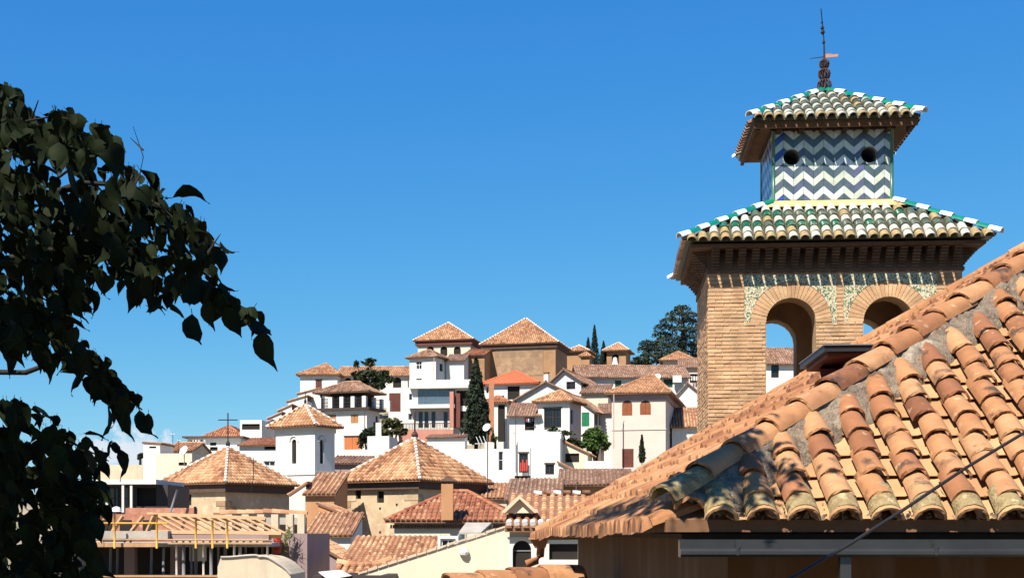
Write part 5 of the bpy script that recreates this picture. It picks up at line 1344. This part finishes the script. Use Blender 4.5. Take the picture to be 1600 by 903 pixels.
pan = [mesh_copy(barrel('pan_tile', .088, .100, .30, 6, .014, True, warp=1), 'pan_near') for _ in range(3)]
stub = [mesh_copy(barrel('eave_tile', .092, .080, .24, 10, .014, False, True, warp=.6), 'lichen_tile') for _ in range(3)]
lip = [mesh_copy(barrel('eave_tile', .096, .092, .035, 10, .016, False, True, warp=.5), 'pan_near') for _ in range(2)]
PIT, EXP = .24, .225
hip_v = lambda X: max(0, (X-C1.x)/KH)/us.y
def place(name, me, X, v, up, tilt, yaw=0.0, roll=0.0, par=None):
    u2 = (ue+us*yaw+n*roll).normalized(); s2 = (us-n*tilt); s2 = (s2-u2*s2.dot(u2)).normalized(); n2 = u2.cross(s2)
    return put(name, me, par or nroof, p0+ue*(X-p0.x)+us*v+n*up, u2, s2, n2)
ncov = 0
for k in range(-0, 19):
    X = 1.188+PIT*k
    # cover column
    vmax = hip_v(X)-.17; v = .075; j = 0
    place('eave_tile', random.choice(stub), X+random.uniform(-.006, .006), -.045, .058, -.02, random.uniform(-.02, .02))
    place('eave_tile', random.choice(lip), X+random.uniform(-.006, .006), -.075, .050, -.02, random.uniform(-.03, .03))
    while v < vmax-.10 and X-.30*v < 4.75:
        place('cover_tile', random.choice(cov), X+random.uniform(-.012, .012), v, .075+random.uniform(-.006, .010), .085+random.uniform(-.02, .02), random.uniform(-.06, .06), random.uniform(-.07, .07))
        v += EXP*random.uniform(.96, 1.04); j += 1
    # pan column to the right of it
    Xp = X+PIT/2; vmax = hip_v(Xp)-.10; v = -.03
    while v < vmax-.06 and Xp-.30*v < 4.75:
        place('pan_tile', random.choice(pan), Xp+random.uniform(-.006, .006), v, .060, .085, random.uniform(-.03, .03), random.uniform(-.03, .03))
        v += EXP*random.uniform(.97, 1.03)
# first columns at the corner
for X in (1.02,):
    place('cover_tile', cov[0], X, .02, .06, .05, .1)
# hip tiles along the corner
hd = (AP-C1); hl = hd.length; hs_ = hd.normalized(); hu = hs_.cross(Z).normalized(); hn = hu.cross(hs_)
hipm = [mesh_copy(barrel('hip_cover', .108, .092, .44, 10, .018, warp=1), 'tile_near') for _ in range(4)]
i = 0; d_ = .03
while d_ < hl:
    u2 = (hu+hs_*random.uniform(-.03, .03)).normalized(); s2 = (hs_-hn*.06); s2 = (s2-u2*s2.dot(u2)).normalized()
    put('hip_cover', hipm[i % 4] if i else mesh_copy(hipm[0], 'lichen_tile'), nroof, C1+hs_*d_+hn*(.105+random.uniform(-.006, .006)), u2, s2, u2.cross(s2)); d_ += .345; i += 1
# mortar bedding along the hip, on the front slope
mb_ = MB(); NL, NW = 190, 11
fs = (hs_.cross(n)).normalized()
if fs.x < 0: fs = -fs
gridp = []
for a in range(NL):
    for b in range(NW):
        dl = hl*a/NL*.8-.02; w_m = .235+.06*noise.noise(Vector((dl*2.1, 0, 0)))+.03*noise.noise(Vector((dl*9, 5, 0)))
        t_ = b/(NW-1); base = C1+hs_*(dl+.10)+fs*(w_m*1.25*t_)
        if (base-C1).dot(us) < .05: base = base+us*(.05-(base-C1).dot(us))
        hgt = .125*(1-t_)**.55*(.75+.35*noise.noise(Vector((dl*5, t_*3, 1))))+.022*noise.noise(Vector((dl*22, t_*9, 3)))
        gridp.append(base+n*(hgt+.03*(1-t_)+.012*(t_ < .98)))
mb_.v = [tuple(q) for q in gridp]
for a in range(NL-1):
    for b in range(NW-1): mb_.f.append((a*NW+b, (a+1)*NW+b, (a+1)*NW+b+1, a*NW+b+1)); mb_.t.append(.5); mb_.sm.append(True)
mb_.build('mortar_bedding', 'mortar', nroof)
# left slope, seen edge-on: a field of smaller looking tiles
T = MB(); tile_plane(T, [C2, C1, AP], .215, .29, .085, 6, over=.10, jit=3.0, tlo=.2, thi=1.0, lift=.034, skew=.05)
T.build('slope_tiles', 'tile_near_attr', nroof, kind='stuff')
T = MB(); e2_ = (C1-C2)/58
for k in range(58):
    p = C2+e2_*(k+.5)-Vector((.075+random.uniform(-.012, .012), 0, .035)); dn_ = Vector((1, .06, .35)).normalized(); up_ = Vector((-.35, 0, 1)).normalized()
    sd_ = e2_.normalized(); ro = .066
    A = [p-sd_*ro*math.cos(math.pi*q/6)+up_*ro*math.sin(math.pi*q/6) for q in range(7)]; B = [q+dn_*.3 for q in A]
    T.mesh(A+B, [(q, q+1, 8+q, 7+q) for q in range(6)]+[tuple(reversed(range(7)))], random.uniform(.2, .9))
T.build('eave_tiles', 'tile_near_attr', nroof, kind='stuff')
T = MB(); ridge(T, T, C2, AP, .085, .36, 6); T.build('far_hip_tiles', 'tile_near_attr', nroof, kind='stuff')
# crumbs and moss between the tiles
T = MB()
for _ in range(420):
    X = random.uniform(1.1, 4.2); v = random.random()**3*.25-.04; 
    if random.random() < .45: v = max(0, hip_v(X)-random.uniform(.02, .2))
    r_ = random.uniform(.004, .016); q = p0+ue*(X-p0.x)+us*v+n*(.035+random.random()*.03)
    o3 = [q+Vector((random.gauss(0, 1), random.gauss(0, 1), random.gauss(0, 1)))*r_ for _ in range(4)]
    T.mesh(o3, [(0, 1, 2), (0, 2, 3), (0, 3, 1), (1, 3, 2)])
T.build('roof_debris', 'mortar', nroof, kind='stuff')
# walls, soffit, fascia and gutter
WF = 8.35
wq = [(1.34, WF), (XR-.35, WF), (XR-.35, 16.5), (.80, 16.3)]
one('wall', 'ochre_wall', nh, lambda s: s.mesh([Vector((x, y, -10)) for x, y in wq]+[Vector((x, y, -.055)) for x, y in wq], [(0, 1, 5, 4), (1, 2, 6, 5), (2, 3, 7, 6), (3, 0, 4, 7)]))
one('soffit', 'wood_dark', nh, lambda s: s.mesh([Vector((C1.x+.1, C1.y+.06, -.05)), Vector((XR, C1.y+.06, -.05)), Vector((XR, 17, -.05)), Vector((C2.x+.12, C2.y-.1, -.05)),
    Vector((C1.x+.1, C1.y+.06, -.02)), Vector((XR, C1.y+.06, -.02)), Vector((XR, 17, -.02)), Vector((C2.x+.12, C2.y-.1, -.02))], [(3, 2, 1, 0), (4, 5, 6, 7), (0, 1, 5, 4), (3, 0, 4, 7)]))
one('fascia', 'wood_dark', nh, lambda s: s.box((C1.x+.12, C1.y+.07, -.12), (XR-1, 0, 0), (0, .03, 0), (0, 0, .10)))
gx = tx(1063)*7.62
prof = [(0, -.052), (-.012, -.052), (-.012, -.068), (-.03, -.072), (-.03, -.098), (-.05, -.104), (-.062, -.118), (-.062, -.136), (-.05, -.150), (.0, -.153), (.06, -.150), (.06, -.06)]
def gut(s):
    A = [Vector((gx, 7.66+a, b)) for a, b in prof]; B = [Vector((XR, 7.66+a, b)) for a, b in prof]; n_ = len(prof)
    s.mesh(A+B, [(k, k+1, n_+k+1, n_+k) for k in range(n_-1)]); s.face(list(reversed(A)))
gu = one('gutter', 'zinc', nh, gut)
one('downpipe', 'zinc', gu, lambda s: s.box((tx(1309)*7.7, 7.64, -3), (.062, 0, 0), (0, .06, 0), (0, 0, 2.85)))
for x in (1150, 1460): one('gutter_clip', 'zinc', gu, lambda s: s.box((tx(x)*7.6, 7.593, -.14), (.018, 0, 0), (0, .004, 0), (0, 0, .085)))
# raised roof window near the hip
rw = thing('roof_window', P(1318, 590, 11.6), 'dark framed roof window propped open above the hip tiles', 'roof window')
A_, B_, Cc, Dd = P(1250, 577, 11.8), P(1288, 549, 10.7), P(1392, 548, 10.7), P(1338, 579, 11.8)
def sl(s, k0, h0, h1):
    ce = (A_+B_+Cc+Dd)/4; q = [ce+(v-ce)*k0 for v in (A_, B_, Cc, Dd)]
    lo = [v+Z*h0 for v in q]; hi = [v+Z*h1 for v in q]
    s.mesh(lo+hi, [(0, 1, 2, 3), (7, 6, 5, 4), (0, 4, 5, 1), (1, 5, 6, 2), (2, 6, 7, 3), (3, 7, 4, 0)])
one('sash', 'black_metal', rw, lambda s: sl(s, 1.0, 0, .045))
one('lining', 'rust_red', rw, lambda s: sl(s, .84, -.03, -.002))
one('flashing', 'grey_metal', rw, lambda s: sl(s, 1.03, .047, .055))
one('kerb', 'rust_red', rw, lambda s: s.mesh([P(1285, 600, 11.2), P(1345, 600, 11.2), P(1372, 575, 11.9), P(1300, 575, 11.9), P(1280, 576, 11.2), P(1335, 577, 11.2), P(1372, 553, 11.9), P(1300, 553, 11.9)], [(0, 1, 5, 4), (1, 2, 6, 5), (3, 0, 4, 7), (2, 3, 7, 6)]))
# cable
cp_ = [P(1760, 588, 6.6), P(1600, 676, 6.3), P(1510, 730, 6.1), P(1410, 797, 5.9), P(1330, 848, 5.7), P(1236, 903, 5.5), P(1080, 985, 5.2)]
tag(one('cable', 'iron', None, lambda s: s.tube(cp_, .0075, 6), off=cp_[0]), 'thin black cable slanting across the near tiled roof', 'cable')

# terracotta rain head and the tiled wall top below the near roof
rh = thing('rain_head', P(845, 880, 16), 'terracotta rain hopper with short bent pipe under the near roof end', 'rain pipe')
one('hopper', 'terracotta', rh, lambda s: [s.mesh([P(828, 842, 15.9), P(857, 842, 15.9), P(857, 842, 16.2), P(828, 842, 16.2), P(836, 856, 15.95), P(852, 856, 15.95), P(852, 856, 16.15), P(836, 856, 16.15)],
     [(0, 1, 2, 3), (4, 7, 6, 5), (0, 4, 5, 1), (1, 5, 6, 2), (2, 6, 7, 3), (3, 7, 4, 0)]), s.box(P(826, 842.3, 15.88), (.26, 0, 0), (0, .36, 0), (0, 0, .02))])
one('pipe', 'terracotta', rh, lambda s: s.tube([P(845, 855, 16.05), P(844, 868, 16.05), P(839, 875, 16.05), P(822, 881, 16.05)], .05, 10))
t = thing('tile_topped_wall', P(815, 990, 12.5), 'low wall topped with big worn terracotta tiles below near roof', 'wall')
ca, cb_ = P(712, 915, 12.2), P(908, 897, 12.8)
one('wall', 'cream', t, lambda s: s.mesh([P(700, 990, 12.2), P(914, 990, 12.7), P(914, 900, 12.7), P(700, 922, 12.2), P(700, 990, 12.8), P(914, 990, 13.3), P(914, 900, 13.3), P(700, 922, 12.8)], [(0, 1, 2, 3), (1, 5, 6, 2), (4, 0, 3, 7), (3, 2, 6, 7), (5, 4, 7, 6)]))
tm = [mesh_copy(barrel('coping_tile', .20, .17, .42, 8, .02, warp=1), 'tile_near') for _ in range(2)]
dd_ = (cb_-ca); us_c = dd_.normalized(); ue_c = us_c.cross(Z).normalized(); nn_c = ue_c.cross(us_c)
for k in range(4): put('coping_tile', tm[k % 2], t, ca+us_c*(k*.33-.1)+Vector((0, .25, -.06)), ue_c, (us_c-nn_c*.03).normalized(), nn_c)

# ---------------------------------------------------------------- unseen house added behind the viewpoint to shade the near tree
bh = thing('viewpoint_shade_house', (-6.5, -4.5, -10), 'unseen white house added behind the viewpoint to shade the near tree', 'house')
bw = MB(); wall_face(bw, (-2.6, -1.4, -10), Vector((-1, 0, 0)), Z, 9, 19.0, [(1.2, 11, 2.2, 12.6), (4.0, 11, 5.0, 12.6), (6.6, 11, 7.6, 12.6)], .2)
wall_face(bw, (-11.6, -1.4, -10), Vector((0, -1, 0)), Z, 7, 19.0, []); wall_face(bw, (-11.6, -8.4, -10), Vector((1, 0, 0)), Z, 9, 19.0, []); wall_face(bw, (-2.6, -8.4, -10), Vector((0, 1, 0)), Z, 7, 19.0, [])
bw.build('wall', 'white', bh)
for u in (1.2, 4.0, 6.6): window(bh, (-2.6, -1.4, -10), Vector((-1, 0, 0)), (u, 11, u+1.0, 12.6), 'brown', .2)
S = MB(); c = [Vector((-11.9, -8.7, 9.0)), Vector((-2.3, -8.7, 9.0)), Vector((-2.3, -1.1, 9.0)), Vector((-11.9, -1.1, 9.0))]; q0, q1 = Vector((-8.5, -4.9, 10.4)), Vector((-5.7, -4.9, 10.4))
pl = [[c[0], c[1], q1, q0], [c[1], c[2], q1], [c[2], c[3], q0, q1], [c[3], c[0], q0]]; roof_solid(S, pl, c)
ro = S.build('roof', 'tile_pan', bh); T = MB(); [tile_plane(T, p) for p in pl]; T.build('roof_tiles', 'tile_far', ro, kind='stuff')

# ---------------------------------------------------------------- near tree, branches reaching in from the left
tree = thing('near_tree', (-3.3, 5.2, -10), 'dark leafy branches with drooping pointed leaves hanging in from a near tree', 'tree')
one('trunk', 'bark', tree, lambda s: s.tube([(-3.3, 5.2, -10), (-3.2, 5.2, -5), (-3.0, 5.2, -1.5), (-2.95, 5.25, .6), (-3.1, 5.5, 3.5), (-2.9, 5.8, 6.5), (-2.6, 6.0, 8.6)], [.22, .18, .14, .11, .08, .05, .02], 9))
def leaf_mesh(curl, droop):
    """ovate leaf with a drawn-out tip, folded along its midrib; stalk at the origin, tip along -z"""
    prof = [(0, .0), (.08, .17), (.20, .26), (.38, .27), (.56, .19), (.72, .10), (.87, .035), (1.0, 0)]
    v, f = [], []
    for i, (t_, w) in enumerate(prof):
        y = droop*math.sin(t_*2.6)*.22; zq = -t_
        v += [(-w, y+abs(w)*curl+.04*math.sin(i*2), zq), (0, y, zq), (w, y+abs(w)*curl-.03*math.sin(i*2.3), zq)]
    for i in range(len(prof)-1):
        a = i*3; f += [(a, a+1, a+4, a+3), (a+1, a+2, a+5, a+4)]
    v += [(.012, 0, 0), (-.012, 0, 0), (-.01, -.05, .14), (.01, -.05, .14)]; k = len(v); f.append((k-4, k-3, k-2, k-1))
    me = bpy.data.meshes.new('leaf'); me.from_pydata(v, [], f); me.polygons.foreach_set('use_smooth', [True]*len(f)); me.materials.append(MATS['leaf_near']); me.update(); return me
leaves = [leaf_mesh(cq, dq) for cq, dq in ((.35, 1), (.55, -.8), (.2, .6), (.7, 1.2))]
polys = [[(0, 128), (22, 140), (42, 168), (92, 168), (140, 188), (172, 200), (178, 232), (162, 258), (140, 268), (105, 262), (80, 264), (0, 268)],
         [(0, 250), (62, 258), (110, 290), (135, 262), (165, 258), (212, 262), (240, 282), (270, 308), (305, 332), (332, 360), (352, 405), (320, 420), (340, 440), (370, 465), (392, 500), (404, 522), (380, 512), (330, 488), (300, 480), (280, 462), (255, 490), (225, 492), (200, 470), (160, 462), (130, 430), (130, 490), (110, 520), (0, 540)],
         [(0, 480), (100, 500), (135, 545), (162, 555), (184, 596), (212, 620), (226, 648), (205, 645), (180, 648), (150, 622), (110, 590), (60, 575), (0, 565)],
         [(0, 625), (40, 622), (60, 640), (100, 650), (85, 660), (120, 676), (148, 690), (176, 715), (165, 730), (150, 760), (155, 800), (140, 850), (140, 930), (0, 930)]]
def inside(p, poly):
    x, y = p; c_ = False
    for i in range(len(poly)):
        (x0, y0), (x1, y1) = poly[i], poly[i-1]
        if (y0 > y) != (y1 > y) and x < (x1-x0)*(y-y0)/(y1-y0)+x0: c_ = not c_
    return c_
random.seed(11)
spots = []
for pi, poly in enumerate(polys):
    xs_, ys_ = [q[0] for q in poly], [q[1] for q in poly]; A_p = 0
    for i in range(len(poly)): A_p += poly[i-1][0]*poly[i][1]-poly[i][0]*poly[i-1][1]
    n_ = int(abs(A_p)/2/(105 if pi < 3 else 95)); k = 0
    while k < n_:
        x, y = random.uniform(-25, max(xs_)), random.uniform(min(ys_), max(ys_))
        if inside((max(x, .5), y), poly) and inside((max(x, .5), y-24), poly): spots.append((x, y-27, pi)); k += 1
    for i in range(len(poly)):      # leaves along the outline keep its ragged edge
        (x0, y0), (x1, y1) = poly[i-1], poly[i]; L_ = math.hypot(x1-x0, y1-y0)
        if x0 <= 0 and x1 <= 0: continue
        if inside(((x0+x1)/2, (y0+y1)/2+9), poly): continue
        for j in range(int(L_/16)): spots.append((x0+(x1-x0)*random.random(), y0+(y1-y0)*random.random()-16, pi)) if False else spots.append((x0+(x1-x0)*(j+.5)/max(1, int(L_/16)), y0+(y1-y0)*(j+.5)/max(1, int(L_/16))-32, pi))
# tips that show singly against the sky
for x, y in ((405, 520), (398, 500), (385, 490), (352, 480), (340, 470), (325, 470), (300, 490), (232, 480), (262, 470), (120, 510), (345, 390), (232, 645), (218, 640), (200, 640), (168, 630), (182, 700), (176, 690), (170, 222), (160, 226), (146, 240), (104, 255)):
    spots.append((x, y, 9))
random.shuffle(spots)
stuffm = MB(); nleaf = 0
for i, (x, y, pi) in enumerate(spots):
    Yd = random.uniform(4.7, 5.7) if pi < 9 else 4.6
    p = P(x, y, Yd); sz = random.choice((random.uniform(.055, .09), random.uniform(.08, .14)))*(1.1 if pi == 9 else 1)
    dirn = Vector((random.gauss(.22, .38), random.gauss(0, .42), -1)).normalized()
    if random.random() < .12: dirn = Vector((random.gauss(.5, .6), random.gauss(-.3, .5), -.25)).normalized()
    a_ = random.uniform(-1.1, 1.1) if random.random() < .75 else random.uniform(0, 6.28)
    zax = -dirn; xax = Vector((math.cos(a_), math.sin(a_), 0)); xax = (xax-zax*xax.dot(zax)).normalized(); yax = zax.cross(xax)
    me = leaves[i % 4]
    if pi == 9 or (Yd < 5.05 and nleaf < 290):
        nleaf += 1; put('leaf', me, tree, p, xax, yax, zax, sz)
    else:
        stuffm.mesh([p+(xax*v.co.x+yax*v.co.y+zax*v.co.z)*sz for v in me.vertices], [tuple(f.vertices) for f in me.polygons], .5, True)
# unseen bough added above the frame; leaves placed to shade the tiled roof's near corner
for i in range(2400):
    t_ = random.random()
    if t_ < .38: p = Vector((.06, 6.0, 3.22))+Vector((random.gauss(0, .17), random.gauss(0, .2), random.gauss(0, .17)))
    else:
        k = (t_-.38)/.62; p = Vector((-.06-2.55*k, 6.0, 2.95+5.3*k))+Vector((random.gauss(0, .14), random.gauss(0, .12), random.gauss(0, .14)))
    if p.z < .405*p.y+.12: continue
    a_ = random.uniform(0, 6.28); dirn = Vector((random.gauss(.1, .4), random.gauss(0, .4), -1)).normalized(); zax = -dirn
    xax = Vector((math.cos(a_), math.sin(a_), 0)); xax = (xax-zax*xax.dot(zax)).normalized(); yax = zax.cross(xax); sz = random.uniform(.09, .14); me = leaves[i % 4]
    stuffm.mesh([p+(xax*v.co.x+yax*v.co.y+zax*v.co.z)*sz for v in me.vertices], [tuple(f.vertices) for f in me.polygons], .5, True)
one('branch', 'bark', tree, lambda s: s.tube([(-2.8, 5.85, 7.2), (-2.5, 6.0, 8.0), (-1.4, 6.0, 5.7), (-.2, 6.0, 3.4), (.15, 6.0, 3.1)], [.035, .03, .025, .018, .008], 7))  # limb carrying the added, unseen bough
stuffm.build('foliage', 'leaf_near', tree, kind='stuff')
paths = [([(-80, 330), (60, 300), (150, 235), (165, 222)], 5.3), ([(-80, 420), (60, 395), (180, 370), (290, 400), (350, 455), (400, 515)], 5.2), ([(-80, 580), (40, 582), (100, 560), (170, 600), (222, 640)], 5.2),
         ([(-80, 690), (40, 670), (110, 690), (170, 720)], 5.2), ([(-80, 850), (50, 800), (120, 790)], 5.3), ([(-80, 250), (20, 220), (50, 185), (60, 157)], 5.25), ([(90, 300), (130, 285), (200, 290), (300, 355), (345, 385)], 5.15),
         ([(205, 300), (218, 275), (224, 245), (208, 198)], 5.0), ([(224, 235), (203, 215)], 5.0), ([(205, 282), (211, 258)], 5.0), ([(118, 330), (118, 288)], 5.0), ([(250, 320), (280, 350)], 5.0), ([(325, 395), (338, 375), (345, 365)], 5.0), 
         ([(40, 190), (78, 183), (110, 186), (120, 190)], 5.0)]
for pts_, Yd in paths:
    n_ = len(pts_); r0_ = .014 if n_ > 4 else (.010 if n_ == 4 and pts_[0][0] < 0 else .0045)
    q_ = [P(x, y, Yd+(.25-.25*j/n_ if pts_[0][0] < 0 else 0)) for j, (x, y) in enumerate(pts_)]; r_s = [r0_*(1-.8*j/(n_-1)) for j in range(n_)]
    if pts_[0][0] < 0: q_ = [Vector((-2.98, 5.24, q_[0].z-.35))]+q_; r_s = [r0_*1.8]+r_s
    one('branch', 'bark', tree, lambda s: s.tube(q_, r_s, 6))
